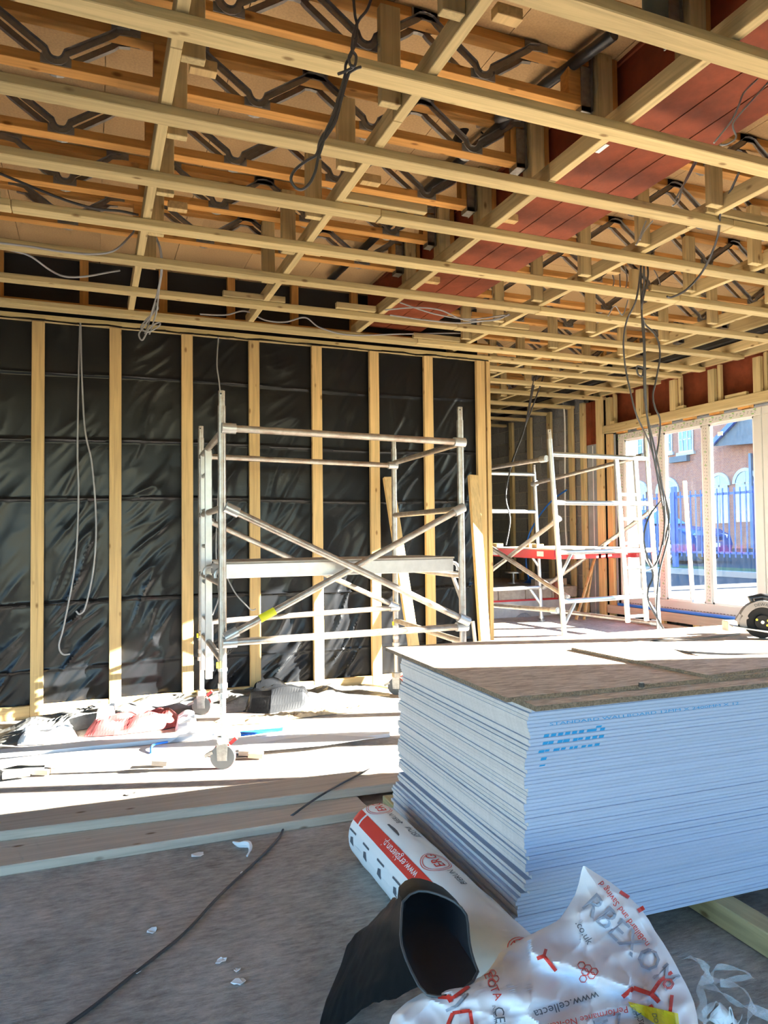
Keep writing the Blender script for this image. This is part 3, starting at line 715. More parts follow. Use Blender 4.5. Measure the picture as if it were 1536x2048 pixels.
def adjustable_leg(par, x, y, z0, ztop):
    m = MB(); m.tube([(x, y, z0 + .19), (x, y, ztop + .02)], .017, 12)
    for k in range(int((ztop - z0 - .2) / .011)): m.disc((x, y, z0 + .20 + k * .011), (0, 0, 1), .0195, .005, 14)
    m.build('screw_leg', ALU2, par, smooth=True)
    for dz, rr, hh in ((0, .034, .03), (.06, .030, .03), (.16, .030, .02)): MB().disc((x, y, ztop + dz), (0, 0, 1), rr, hh, 16).build('collar', ALU2, par, smooth=True)
    MB().beam((x - .036, y - .02, ztop + .175), (x - .036, y - .02, ztop + .21), .012, .012).build('lock_clip', YELLOW, par)
def spigot(par, top, d=Vector((0, 0, 1))):
    m = MB(); m.tube([top, top + d * .095], .0215, 14); m.tube([top + d * .093, top + d * .097], .0215, 14)
    o = m.build('spigot', ALU, par, smooth=True)
    MB().disc(top + d * .075 + Vector((-.008, -.0205, 0)), (-.3, -1, 0), .006, .003, 10).build('pin_hole', BLACKPL, o)
def clamp(par, p, d, r=.034):
    MB().tube([Vector(p) - Vector(d) * .045, Vector(p) + Vector(d) * .045], r, 10).build('clamp', ALU2, par, smooth=True)

t1 = thing('scaffold_tower', (1.65, 5.44, 0), 'tall aluminium scaffold tower on casters in front of the black membrane wall', 'scaffold')
FL, FR, RL, RR = (.772, 4.70), (2.515, 4.75), (.845, 6.19), (2.60, 6.22)
for (x, y), zt, zb in ((FL, 2.30, .46), (FR, 2.30, .46), (RL, 2.29, .46), (RR, 2.26, .46)):
    MB().tube([(x, y, zb), (x, y, zt)], TR, 14).build('post', ALU, t1, smooth=True)
    spigot(t1, Vector((x, y, zt)))
    adjustable_leg(t1, x, y, 0, zb)
    caster(t1, x, y, 0, 1.19 if x < 1 else 1.0)
V3 = lambda p, z: Vector((p[0], p[1], z))
RUN1 = (2.13, 1.645, 1.16, .675)
for z in RUN1:
    tubes('rung', t1, [(V3(FL, z), V3(RL, z)), (V3(FR, z), V3(RR, z))], TR * .9)
# built-in ladder of the left end frame
la, lb = lerp(V3(FL, 0), V3(RL, 0), .60), lerp(V3(FL, 0), V3(RL, 0), .86)
for p in (la, lb): MB().beam((p.x, p.y, .40), (p.x, p.y, 2.12), .05, .028, up=(0, 1, 0)).build('ladder_stile', ALU2, t1, bevel=.003)
for k in range(6): tubes('ladder_rung', t1, [((la.x, la.y, .55 + k * .28), (lb.x, lb.y, .55 + k * .28))], .016, ALU2)
# rails and braces along the long sides
rails = [(V3(FL, 2.15), V3(FR, 2.13)), (V3(RL, 2.13), V3(RR, 2.10)), (V3(FL, .795), V3(FR, .795)), (V3(RL, .76), V3(RR, .80))]
for p, q in rails:
    o = Vector((0, -.052 if p.y < 5.5 else -.05, 0)); d = (q - p).normalized()
    tubes('rail', t1, [(p + o + d * .0, q + o - d * .0)], TR * .92)
    clamp(t1, p + o + d * .035, d); clamp(t1, q + o - d * .035, d)
br = [(V3(FL, 1.65), V3(FR, .83)), (V3(FL, .82), V3(FR, 1.66)), (V3(RL, 1.62), V3(RR, .80))]
for k, (p, q) in enumerate(br):
    o = Vector((0, -.10 - .0 if k == 0 else (-.05 if k == 1 else -.052), 0)); d = (q - p).normalized()
    tubes('brace', t1, [(p + o + d * .03, q + o - d * .03)], TR * .9); clamp(t1, p + o + d * .05, d); clamp(t1, q + o - d * .05, d)
p = lerp(br[1][0], br[1][1], .16) + Vector((0, -.05, 0)); d = (br[1][1] - br[1][0]).normalized()
part(MB().tube([p - d * .055, p + d * .055], .0265, 12).build('tape_band', YELLOW, t1, smooth=True), 'yellow tape band')
for P_, Q_ in ((FR, RR), (FL, RL)):
    for z in (1.16, .675):
        a = V3(P_, z - .20); b = lerp(V3(P_, z), V3(Q_, z), .12)
        tubes('knee_brace', t1, [(a, b)], .014, ALU2)
# platform
pf = thing('scaffold_platform', (1.65, 5.1, 1.18), 'grey aluminium platform deck laid across the near scaffold tower', 'platform')
bx('side_beam', (.80, 4.775, 1.19), (2.46, 4.81, 1.285), ALU2, pf, bevel=.004); bx('side_beam', (.82, 5.36, 1.19), (2.50, 5.395, 1.285), ALU2, pf, bevel=.004)
bx('end_beam', (.80, 4.81, 1.20), (.83, 5.36, 1.27), ALU2, pf); bx('end_beam', (2.43, 4.81, 1.20), (2.46, 5.36, 1.27), ALU2, pf)
bx('deck', (.81, 4.78, 1.2855), (2.47, 5.39, 1.297), flat('deck_ply', (.55, .48, .40), .8, var=.2, vscale=12), pf)
for x, s in ((.80, -1), (2.47, 1)):
    for y in (4.83, 5.32):
        m = MB(); pts = [(x - s * .05, y, 1.25), (x, y, 1.25)] + [(x + s * (.012 + .042 * math.sin(a)), y, 1.168 + .042 + .0 * a + .042 * math.cos(a)) for a in (0, .5, 1.0, 1.5, 2.0)]
        m.tube(pts, .013, 8); m.build('hook', ALU2, pf, smooth=True)
# small blue-capped label tag hanging on the rear post
part(bx('tag_holder', (.885, 6.12, .36), (.93, 6.125, .75), WHITE, t1), 'white scaffold tag')

# ---- far tower (racked a little out of plumb), on the raised floor
t2 = thing('scaffold_tower', (5.0, 7.25, RZ), 'bright aluminium scaffold tower with red platform beside the windows', 'scaffold')
fl0, fl1 = Vector((4.458, 6.224, .36)), Vector((4.312, 6.211, 2.42))
fr0, fr1 = Vector((5.785, 6.342, .36)), Vector((5.64, 6.322, 2.50))
rr0, rr1 = Vector((5.558, 8.267, .36)), Vector((5.461, 8.234, 2.28))
rl0, rl1 = rr0 + (fl0 - fr0), rr1 + (fl1 - fr1)
for a, b in ((fl0, fl1), (fr0, fr1), (rl0, rl1), (rr0, rr1)):
    MB().tube([a, b], TR, 14).build('post', ALU2, t2, smooth=True); spigot(t2, b, (b - a).normalized())
    m = MB(); m.tube([(a.x, a.y, RZ), (a.x, a.y, RZ + .09)], .02, 12); m.disc((a.x, a.y, RZ + .006), (0, 0, 1), .05, .012, 16); m.disc((a.x, a.y, RZ + .05), (0, 0, 1), .035, .03, 12); m.build('foot', ALU2, t2, smooth=True)
def at(a, b, z): t = (z - a.z) / (b.z - a.z); return a + (b - a) * t
for z in (2.267, 1.775, 1.267, .77):
    tubes('rung', t2, [(at(fl0, fl1, z), at(fr0, fr1, z)), (at(rl0, rl1, z - .02), at(rr0, rr1, z - .02))], TR, ALU2)
for t in (.66, .865):
    p, q = lerp(at(fl0, fl1, .5), at(fr0, fr1, .5), t), lerp(at(fl0, fl1, 2.25), at(fr0, fr1, 2.25), t)
    MB().beam(p, q, .05, .03, up=(0, 1, 0)).build('ladder_stile', ALU2, t2, bevel=.003)
for k in range(6):
    z = .56 + k * .262
    tubes('ladder_rung', t2, [(lerp(at(fl0, fl1, z), at(fr0, fr1, z), .66), lerp(at(fl0, fl1, z), at(fr0, fr1, z), .865))], .018, ALU2)
for p, q in ((at(fl0, fl1, .75), at(fl0, fl1, .52)), (at(fl0, fl1, 1.25), at(fl0, fl1, 1.02)), (at(fr0, fr1, .75), at(fr0, fr1, .52)), (at(fr0, fr1, 1.25), at(fr0, fr1, 1.02))):
    s = 1 if p.x < 5 else -1
    tubes('knee_brace', t2, [(q, p + Vector((s * .17, .015 * s, 0)))], .018, ALU2)
for z in (.75, 1.25):
    p, q = at(rr0, rr1, z), at(rr0, rr1, z - .23); tubes('knee_brace', t2, [(q, p + Vector((-.17, 0, 0)))], .018, ALU2)
off = Vector((-.05, 0, 0))
for p, q in ((at(fl0, fl1, 2.22) + off, at(rl0, rl1, 2.2) + off), (at(rr0, rr1, 2.12) + off * .8, at(fr0, fr1, 2.30) + off * .8), (at(rl0, rl1, .62) + off, at(fl0, fl1, .68) + off), (at(rr0, rr1, .46), at(fr0, fr1, .46))):
    tubes('rail', t2, [(p, q)], TR * .95, ALU); d = (q - p).normalized(); clamp(t2, p + d * .05, d); clamp(t2, q - d * .05, d)
for p, q in ((at(fl0, fl1, 1.62) - off, at(rl0, rl1, .70) - off), (at(rl0, rl1, 1.66) + off, at(fl0, fl1, .80) + off * -1.6), (at(rr0, rr1, .74) - off, at(fr0, fr1, 1.72) - off)):
    tubes('brace', t2, [(p, q)], TR * .95, ALU); d = (q - p).normalized(); clamp(t2, p + d * .05, d); clamp(t2, q - d * .05, d)
pf2 = thing('scaffold_platform', (4.85, 7.25, 1.15), 'red sided platform deck on the far scaffold tower', 'platform')
P2 = lambda u, v, z: Vector((4.47 + u + .16 * v, 6.40 + v * 1.78, z))
def slab2(name, u0, u1, v0, v1, z0, z1, mat):
    m = MB(); a = [P2(u0, v0, 0), P2(u1, v0, 0), P2(u1, v1, 0), P2(u0, v1, 0)]
    m.add([p + Vector((0, 0, z0)) for p in a] + [p + Vector((0, 0, z1)) for p in a], [(0, 3, 2, 1), (4, 5, 6, 7), (0, 1, 5, 4), (1, 2, 6, 5), (2, 3, 7, 6), (3, 0, 4, 7)]); return m.build(name, mat, pf2)
slab2('side_beam', 0, .03, 0, 1, 1.19, 1.285, REDP); slab2('side_beam', .57, .60, 0, 1, 1.19, 1.285, REDP)
slab2('side_beam', .66, .69, 0, 1, 1.19, 1.285, REDP); slab2('side_beam', 1.15, 1.18, 0, 1, 1.19, 1.285, REDP)
slab2('end_beam', .03, 1.15, 0, .015, 1.19, 1.25, REDP); slab2('end_beam', .03, 1.15, .985, 1, 1.19, 1.25, REDP)
slab2('deck', 0, .6, 0, 1, 1.286, 1.298, MATS['deck_ply']); slab2('deck', .66, 1.18, 0, 1, 1.286, 1.298, MATS['deck_ply'])
slab2('maker_plate', -.004, -.001, .12, .20, 1.215, 1.27, WHITE); slab2('maker_plate', -.004, -.001, .75, .98, 1.205, 1.27, WHITE)
for u, v, l, lab in ((.10, .30, .10, 'short timber offcut at the front of the red platform'), (.25, .55, .16, 'pale flat offcut on the red platform'), (.08, .85, .2, 'thin offcut at the back of the red platform')):
    p = P2(u, v, 1.299); tag(bx('timber_offcut', (p.x, p.y, p.z), (p.x + .09, p.y + l, p.z + .045), WS[1]), lab, 'offcut')

# ================================================================== WRAPPED INSULATION ROLL beside the stack
RA, RB_, RR_ = Vector((1.182, 3.13, .128)), Vector((1.172, 1.78, .128)), .128
ax = (RB_ - RA).normalized(); RL_ = (RB_ - RA).length
rx = Vector((-ax.y, ax.x, 0)).normalized() * -1   # towards -x
if rx.x > 0: rx = -rx
def roll_p(t, a, dr=0.):
    """t metres from the far end, a angle from the left (-x) side over the top"""
    r = RR_ + dr + .003 * noise.noise(Vector((t * 9, a * 3, 0)))
    e = min(t, RL_ - t); 
    if e < .05: r *= .80 + .20 * math.sin(max(0, e) / .05 * math.pi / 2)
    return RA + ax * t + rx * (r * math.cos(a)) + Vector((0, 0, r * math.sin(a)))
rl = thing('insulation_roll', (1.19, 2.55, 0), 'white wrapped roll with a red stripe lying against the plasterboard stack', 'roll')
m = MB(); m.grid(lambda u, v: roll_p(u * RL_, v * 2 * math.pi), 70, 40)
for t, rev in ((0, 0), (RL_, 1)):
    m.add([roll_p(t, 2 * math.pi * k / 40) for k in range(40)], [tuple(range(40))])
m.build('wrapper', WHITE, rl, smooth=True)
def roll_rect(name, t0, t1, a0, a1, mat):
    n = max(2, int((t1 - t0) / .02)); k = max(2, int((a1 - a0) / .08))
    return MB().grid(lambda u, v: roll_p(t0 + (t1 - t0) * u, a0 + (a1 - a0) * v, .0012), n, k).build(name, mat, rl, smooth=True)
part(roll_rect('red_stripe', .02, .10, .62, 1.05, REDINK), 'red stripe'); part(roll_rect('red_stripe', .115, .86, .62, 1.05, REDINK), 'red stripe')
def roll_text(txt, size, t0, a0, mat, flip=1):
    vs, fs = text_polys(txt, size); wd = max(x for x, y in vs)
    # letters run along the roll, readable from the far end
    decal('lettering', vs, fs, lambda x, y: roll_p(t0 + (wd - x) if flip else t0 + x, a0 + (-y if flip else y) / RR_ , .0018), mat, rl)
roll_text('www.ergbierun.pl', .045, .36, .95, WHITE)
for t in (.02, .60, 1.22):
    roll_text('ERG', .058, t + .01, 1.74, REDINK); roll_text('BIERUN', .034, t + .15, 1.80, GREYINK)
    for r in (.068, .058):
        ring = MB(); n = 28
        ring.add([roll_p(t + .07 + (r + dr) * 1.0 * math.cos(2 * math.pi * k / n), 1.57 + (r + dr) * .8 * math.sin(2 * math.pi * k / n) / RR_, .0014) for k in range(n) for dr in (0, .003)],
                 [(2 * k, 2 * ((k + 1) % n), 2 * ((k + 1) % n) + 1, 2 * k + 1) for k in range(n)])
        ring.build('logo_ring', REDINK, rl)
tri = [(.27, 1.30), (.40, 1.30), (.27, 1.86)]
MB().add([roll_p(t, a, .0016) for t, a in tri], [(0, 1, 2)]).build('triangle_mark', GREYINK, rl)
tri = [(.29, 1.40), (.35, 1.40), (.29, 1.66)]
MB().add([roll_p(t, a, .0022) for t, a in tri], [(0, 1, 2)]).build('triangle_mark', WHITE, rl)
roll_text('ISO4', .05, .33, 1.98, GREYINK)
for k in range(5):
    t = .05 + k * .165
    roll_rect('printed_bar', t, t + .075, .30, .36, GREYINK)
    MB().add([roll_p(t + .02, -.05, .0016), roll_p(t + .06, -.10, .0016), roll_p(t + .05, .18, .0016), roll_p(t + .025, .14, .0016)], [(0, 1, 2, 3)]).build('printed_figure', GREYINK, rl)

# ================================================================== BLACK SHEET ROLL (open mouth towards the camera)
bk = thing('black_sheet_roll', onz(800, 1985, 0), 'curled black plastic sheet with a dark open end beside the white bag', 'plastic sheet')
rim_px = [(805, 1804), (820, 1789), (837, 1782), (856, 1783), (874, 1788), (892, 1795), (909, 1804), (923, 1816), (933, 1830), (936, 1848), (937, 1865), (939, 1885), (943, 1905), (949, 1925), (956, 1943), (946, 1962), (930, 1975), (905, 1990), (876, 1994), (855, 1990), (838, 1972), (823, 1943), (812, 1918), (804, 1893), (801, 1870), (802, 1849), (803, 1825)]
rimd = lambda y: 1.66 + (1990 - y) / 208 * .34
rim = [dep(x, y, rimd(y)) for x, y in rim_px]
rc = sum(rim, Vector()) / len(rim); back = Vector((.25, .95, -.12)).normalized()
nr = len(rim); m = MB(); levels = [(0, 1.0), (.01, .985), (.06, .96), (.12, .87), (.17, .6), (.18, 0)]
vs = []
for dpt, sc in levels: vs += [rc + (p - rc) * sc + back * dpt for p in rim]
fs = [(j * nr + k, j * nr + (k + 1) % nr, (j + 1) * nr + (k + 1) % nr, (j + 1) * nr + k) for j in range(len(levels) - 1) for k in range(nr)]
m.add(vs, fs); part(m.build('inside', BLACKIN, bk, smooth=True), 'matt black inside of the roll')
m = MB(); vs = []
for dpt, sc in ((0, 1.0), (.006, 1.01), (.06, .99), (.14, .9), (.20, .6)): vs += [rc + (p - rc) * sc + back * dpt for p in rim]
m.add(vs, [(j * nr + k, j * nr + (k + 1) % nr, (j + 1) * nr + (k + 1) % nr, (j + 1) * nr + k) for j in range(4) for k in range(nr)])
m.build('outside', DPM, bk, smooth=True)
MB().tube(rim + [rim[0]], .0035, 6).build('rim', flat('sheet_rim', (.07, .075, .08), .45, 0, .2), bk, smooth=True)
left_rim = [rim[k] for k in (0, 26, 25, 24, 23, 22, 21, 20)]
edge = [onz(771, 1829, .24), onz(735, 1858, .12), onz(694, 1889, .05), onz(682, 1929, .03), onz(665, 1970, .012), onz(652, 2000, .008), onz(640, 2044, .006), onz(636, 2080, .006)]
def flap(u, v):
    k = v * 7; i = min(6, int(k)); t = k - i
    a = left_rim[i] * (1 - t) + left_rim[i + 1] * t; b = edge[i] * (1 - t) + edge[i + 1] * t
    p = a * (1 - u) + b * u
    bul = 4 * u * (1 - u)
    p = p + Vector((-.2, -.5, .84)) * bul * (.055 - .02 * v) + Vector((0, 0, 1)) * (.014 * noise.noise(p * 7) + .005 * noise.noise(p * 24)) * min(1, u * 5) * min(1, (1 - u) * 5)
    p.z = max(.004, p.z); return p
fl_ = MB().grid(flap, 40, 50).build('flap', DPM, bk, smooth=True, solid=.003); part(fl_, 'glossy creased flap of sheet')
fl_.data.polygons.foreach_set('use_smooth', [True] * len(fl_.data.polygons))

# ================================================================== CRUMPLED WHITE BAG
bag_rows = [  # y, left x, right x
    (1732, 1166, 1170), (1745, 1162, 1190), (1765, 1158, 1222), (1790, 1150, 1254), (1815, 1135, 1280), (1840, 1118, 1298), (1862, 1075, 1310), (1885, 1030, 1326),
    (1905, 1000, 1338), (1930, 985, 1352), (1950, 968, 1362), (1968, 930, 1372), (1985, 845, 1380), (2005, 812, 1388), (2030, 785, 1394), (2060, 774, 1398), (2100, 770, 1400)]
def bag_lr(y):
    for (y0, a0, b0), (y1, a1, b1) in zip(bag_rows, bag_rows[1:]):
        if y <= y1: t = max(0, (y - y0) / (y1 - y0)); return a0 + (a1 - a0) * t, b0 + (b1 - b0) * t
    return bag_rows[-1][1:]
def crease(x, y):
    s = x / 55; t = y / 55
    wx, wy = s + .5 * noise.noise(Vector((s * .7, t * .7, 4))), t + .5 * noise.noise(Vector((s * .7, t * .7, 8)))
    a1 = noise.voronoi(Vector((wx * .55 + .25 * wy, wy * .5 - .15 * wx, 1.3)))[0][0]
    a2 = noise.voronoi(Vector((wx * 1.2 - .4 * wy, wy * 1.0 + .5 * wx, 7.7)))[0][0]
    return .075 * a1 * a1 + .022 * a2 * a2 + .03 * noise.noise(Vector((s * .36, t * .40, 2.2))) - .02
def bag_depth(x, y):
    # leans from the floor near the camera back against the boards; hunched ridge at the lower left
    t = max(0, min(1, (2100 - y) / 368)); d = 1.50 + .60 * t ** .9
    hum = math.exp(-((x - 1010) / 105) ** 2 - ((y - 1985) / 38) ** 2) * .09
    fold = math.exp(-((y - (1905 + (x - 1070) * .36)) / 17) ** 2) * (.06 if 1060 < x < 1260 else 0)
    a, b = bag_lr(y); e = max(0., min(x - a, b - x)); fall = math.exp(-e / 16) * .06
    top = min(1, max(0, (y - 1732) / 60))
    return d - hum - fold + fall * top - crease(x, y) * min(1, e / 18) * (.3 + .7 * top)
def bag_p(x, y, off=0.): return dep(x, y, bag_depth(x, y) - off)
def bag_f(u, v):
    y = 1732 + v * 368; a, b = bag_lr(y); p = bag_p(a + (b - a) * u, y); p.z = max(.006, p.z); return p
bag = thing('plastic_bag', onz(1100, 2040, 0), 'crumpled white plastic bag with red and grey print in front of the stack', 'bag')
m = MB(); m.grid(bag_f, 120, 100); nb = len(m.v)
# back of the bag, further from the viewer, sewn along the outline
def bag_b(u, v):
    p = bag_f(u, v); e = min(u, 1 - u) * 2; q = CAM + (p - CAM) * (1 + .05 * min(1, e * 3) * min(1, v * 4)); q.z = max(.003, q.z - .012 * min(1, e * 4)); return q
m.grid(bag_b, 40, 40)
bo = m.build('bag_skin', BAG, bag, smooth=True); bo.data.polygons.foreach_set('use_smooth', [True] * len(bo.data.polygons))
def bag_text(txt, size, x, y, ang, mat, mirror=1, sy=1., name='lettering'):
    vs, fs = text_polys(txt, size); c, s = math.cos(ang), math.sin(ang)
    fn = lambda a, b: bag_p(x + (a * mirror * c - (-b * sy) * s), y + (a * mirror * s + (-b * sy) * c), .006)
    decal(name, vs, fs, fn, mat, bag)
def bag_poly(pts, mat, name='print_shape'):
    for (x0, y0, x1, y1, wd) in pts:
        n = max(2, int(math.hypot(x1 - x0, y1 - y0) / 5)); dx, dy = x1 - x0, y1 - y0; l = math.hypot(dx, dy) or 1; nx, ny = -dy / l * wd / 2, dx / l * wd / 2
        MB().grid(lambda u, v: bag_p(x0 + dx * u + nx * (2 * v - 1), y0 + dy * u + ny * (2 * v - 1), .005), n, 2).build(name, mat, bag)
PI = math.pi
bag_text('RBEXOM', 62, 1160, 1812, .78, PALEINK)
bag_text('noBillard and Saving d', 18, 1300, 1888, PI + .93, REDINK)
bag_text('.co.uk', 21, 1150, 1846, 1.05, GREYINK)
bag_text('www.cellecta', 25, 1195, 1982, PI - .30, GREYINK)
bag_text('Performance No-Itch', 19, 1255, 2012, PI - .10 - .12, REDINK)
bag_text('ECTA', 24, 967, 1948, 1.15, REDINK)
bag_text('CELL', 28, 988, 2014, 1.45, GREYINK); bag_text('INNOVATI', 10, 984, 2010, 1.45, GREYINK)
hexa = lambda x, y, r, w, a0=0: [(x + r * math.cos(a0 + k * PI / 3), y + r * math.sin(a0 + k * PI / 3), x + r * math.cos(a0 + (k + 1) * PI / 3), y + r * math.sin(a0 + (k + 1) * PI / 3), w) for k in range(6)]
bag_poly([(895, 2050, 905, 2026, 7), (905, 2026, 940, 2021, 7), (940, 2021, 946, 2060, 7)], REDINK)
bag_poly([(876, 1994, 905, 1996, 7), (905, 1996, 938, 1972, 7), (894, 1990, 902, 2004, 8)], REDINK)
bag_poly([(892, 2022, 912, 2012, 6), (912, 2012, 932, 1988, 6)], PALEINK)
bag_poly([(1074, 1917, 1088, 1912, 8), (1088, 1912, 1092, 1898, 6), (1088, 1912, 1112, 1942, 7)], REDINK)
for x, y in ((985, 1946), (991, 1957), (984, 1966)): bag_poly(hexa(x, y, 7, 1.8), REDINK)
for x, y in ((1163, 1930), (1176, 1936), (1189, 1943), (1170, 1944), (1183, 1951), (1166, 1958)): bag_poly(hexa(x, y, 7.5, 1.6), REDINK)
bag_poly([(1245, 1994, 1267, 1976, 9), (1267, 1976, 1302, 1988, 9), (1302, 1988, 1320, 1962, 8), (1320, 1962, 1344, 1944, 7), (1302, 1988, 1318, 2004, 9), (1300, 2010, 1316, 2036, 8), (1316, 2036, 1340, 2026, 8), (1340, 2026, 1344, 1990, 7), (1340, 2026, 1350, 2050, 8)], REDINK)
for r in (11, 8): bag_poly(hexa(1337, 1968, r, 1.8), REDINK)
bag_poly([(1240, 1783, 1258, 1795, 7), (1276, 1822, 1288, 1815, 9)], REDINK)
bag_poly([(1185, 2040, 1240, 2026, 4), (1240, 2026, 1236, 2050, 4), (1190, 2046, 1215, 2038, 10)], PALEINK)
# yellow date label
def lab(u, v): return bag_p(1256 + 100 * u + 6 * v, 2003 + 24 * u + (12 + 44 * u) * v, .009)
yl = MB().grid(lab, 14, 8).build('yellow_label', YELLOW, bag)
for t, s, x, y in (('7.20', 17, 1282, 2030), ('CELL', 11, 1270, 2020), ('DO', 13, 1312, 2032)):
    vs, fs = text_polys(t, s); decal('date_lettering', vs, fs, lambda a, b: bag_p(x - b * 1 + a * .3, y + a - 6 + b * 0, .012), GREYINK, bag)

# ---- clear strapping and film at lower right
def strip(name, px, wd, z, label, cat='plastic film', mat=CLEAR):
    pts = [onz(x, y, zz) for (x, y), zz in zip(px, z)]
    fine = []
    for i in range(len(pts) - 1):
        for k in range(6):
            t = k / 6; p0 = pts[max(i - 1, 0)]; p1 = pts[i]; p2 = pts[i + 1]; p3 = pts[min(i + 2, len(pts) - 1)]
            fine.append(.5 * ((2 * p1) + (p2 - p0) * t + (2 * p0 - 5 * p1 + 4 * p2 - p3) * t * t + (3 * p1 - p0 - 3 * p2 + p3) * t ** 3))
    fine.append(pts[-1]); n = len(fine) - 1
    def fn(u, v):
        k = u * n; i = min(n - 1, int(k)); t = k - i; p = fine[i] * (1 - t) + fine[i + 1] * t
        d = (fine[i + 1] - fine[i]).normalized(); s = d.cross(Vector((0, 0, 1))); s = s.normalized() if s.length > 1e-4 else Vector((1, 0, 0))
        tw = 1.2 * math.sin(u * 7 + len(px)); s = s * math.cos(tw) + Vector((0, 0, 1)) * math.sin(tw)
        q = p + s * wd * (v - .5); q.z = max(.002 + .001 * v, q.z); return q
    o = MB().grid(fn, n, 3).build(name, mat, smooth=True, solid=.0008)
    return tag(o, label, cat)
strip('plastic_strap', [(1372, 1915), (1400, 1925), (1420, 1950), (1400, 1975), (1405, 2000), (1400, 2040)], .035, [.10, .12, .08, .06, .05, .02], 'clear plastic strap curling beside the right edge of the bag')
strip('plastic_strap', [(1418, 1962), (1432, 1935), (1470, 1938), (1502, 1952), (1460, 1958), (1425, 1960)], .028, [.06, .10, .10, .06, .05, .05], 'clear looped strap standing highest near the timber bearer')
strip('plastic_strap', [(1400, 1960), (1440, 1985), (1480, 2010), (1510, 2020), (1545, 2035)], .03, [.04, .05, .04, .03, .02], 'clear strap running towards the lower right corner')
strip('plastic_strap', [(1440, 1965), (1480, 1975), (1505, 2005), (1500, 2035), (1490, 2052)], .024, [.07, .07, .05, .03, .02], 'clear strap bending down at the right of the loops')
strip('plastic_strap', [(1405, 2030), (1432, 2005), (1442, 2025), (1420, 2038), (1404, 2048)], .02, [.03, .06, .05, .03, .02], 'small clear loop of strap at the bottom edge')
strip('paper_scrap', [(1436, 2050), (1456, 2022), (1478, 2048)], .06, [.004, .03, .004], 'torn pale scrap at the bottom edge', 'scrap', WHITE)
strip('red_scrap', [(1372, 2012), (1384, 2030), (1396, 2052)], .018, [.05, .03, .01], 'narrow red scrap beside the bag', 'scrap', REDP)
m = MB(); c = onz(972, 1926, .12)
m.tube([c + Vector((.045 * math.cos(a), .03 * math.sin(a), .01 * math.sin(2 * a))) for a in (k * .35 for k in range(18))], .012, 8)
tag(m.build('tape_coil', BLACKPL, smooth=True), 'small black coil beside the bag and the roll', 'coil')
p = onz(1068, 1893, .06); m = MB(); m.tube([p, p + Vector((.10, .03, .01)), p + Vector((.13, .039, .013))], [.028, .028, .006], 14)
fo = tag(m.build('foam_tube', WHITE, smooth=True), 'small red and white tube lying at the foot of the stack', 'tube')
MB().tube([p + Vector((.02, .006, .002)), p + Vector((.04, .012, .004))], .0288, 14).build('red_band', REDP, fo, smooth=True)

# ================================================================== CIRCULAR SAW
so = onz(1517, 1276, .914); sw = thing('circular_saw', so, 'grey and black circular saw standing on the strand board', 'saw')
fx = _r0.copy(); fy = Vector((math.sin(YAW), math.cos(YAW), 0)); fz = Vector((0, 0, 1)); fx = (fx * .97 - fy * .24).normalized(); fy = fz.cross(fx)
sp = lambda a, b, c: so + fx * a + fy * b + fz * c
bc = sp(.015, 0, .083)
m = MB(); m.disc(bc, fy, .083, .012, 40); SAWB = flat('saw_black', (.010, .010, .011), .6, 0, .12)
part(m.build('blade_guard', SAWB, sw, smooth=True), 'black lower blade guard')
MB().disc(bc + fy * -.012, fy, .035, .02, 24).build('arbor', SAWB, sw, smooth=True)
MB().disc(bc + fy * -.024, fy, .009, .008, 12).build('arbor_bolt', GALV, sw, smooth=True)
for a in (2.7, .3, -.6): MB().disc(bc + fx * .028 * math.cos(a) + fz * .028 * math.sin(a) + fy * -.021, fy, .0055, .004, 10).build('guard_insert', YELLOW, sw)
m = MB(); n = 26; vs = []
for k in range(n + 1):
    a = math.radians(200 - 190 * k / n); ro = .108 if 0 < k else .1
    for r in (.076, ro):
        for b in (-.03, .02): vs.append(bc + fx * r * math.cos(a) + fz * r * math.sin(a) + fy * b)
m.add(vs, [f for k in range(n) for f in ((4 * k, 4 * k + 4, 4 * k + 6, 4 * k + 2), (4 * k + 1, 4 * k + 3, 4 * k + 7, 4 * k + 5), (4 * k + 2, 4 * k + 6, 4 * k + 7, 4 * k + 3), (4 * k, 4 * k + 1, 4 * k + 5, 4 * k + 4))] + [(0, 2, 3, 1), (4 * n, 4 * n + 1, 4 * n + 3, 4 * n + 2)])
part(m.build('upper_guard', flat('saw_grey', (.15, .135, .13), .5, .1), sw, smooth=True), 'grey upper blade guard')
vs, fs = text_polys('DEWALT', .022); wd = max(x for x, y in vs)
decal('maker_lettering', vs, fs, lambda x, y: bc + fy * -.0315 + (lambda a, r: fx * r * math.cos(a) + fz * r * math.sin(a))(math.radians(100) - (x - wd * .25) / .09, .083 + y), BLACKPL, sw)
MB().beam(sp(-.13, -.012, .062), sp(.16, -.012, .018), .09, .006, up=fz).build('shoe_plate', GALV, sw)
MB().beam(sp(-.105, -.02, .085), sp(-.085, -.02, .12), .02, .02, up=fx).build('front_bracket', MATS['saw_grey'], sw)
MB().beam(sp(-.10, -.01, .09), sp(-.055, -.01, .115), .03, .03, up=fz).build('guard_arm', MATS['saw_grey'], sw)
m = MB(); m.tube([sp(.0, .06, .165), sp(-.02, .06, .195), sp(.03, .06, .205), sp(.09, .06, .195), sp(.13, .06, .15)], .018, 12); m.build('handle', BLACKPL, sw, smooth=True)
MB().tube([bc + fy * .02, bc + fy * .14], .06, 22).build('motor', BLACKPL, sw, smooth=True)
MB().tube([sp(-.015, 0, .186), sp(.025, 0, .192)], .016, 10).build('front_grip', BLACKPL, sw, smooth=True)
bp_ = onz(1478, 1262, .9145)
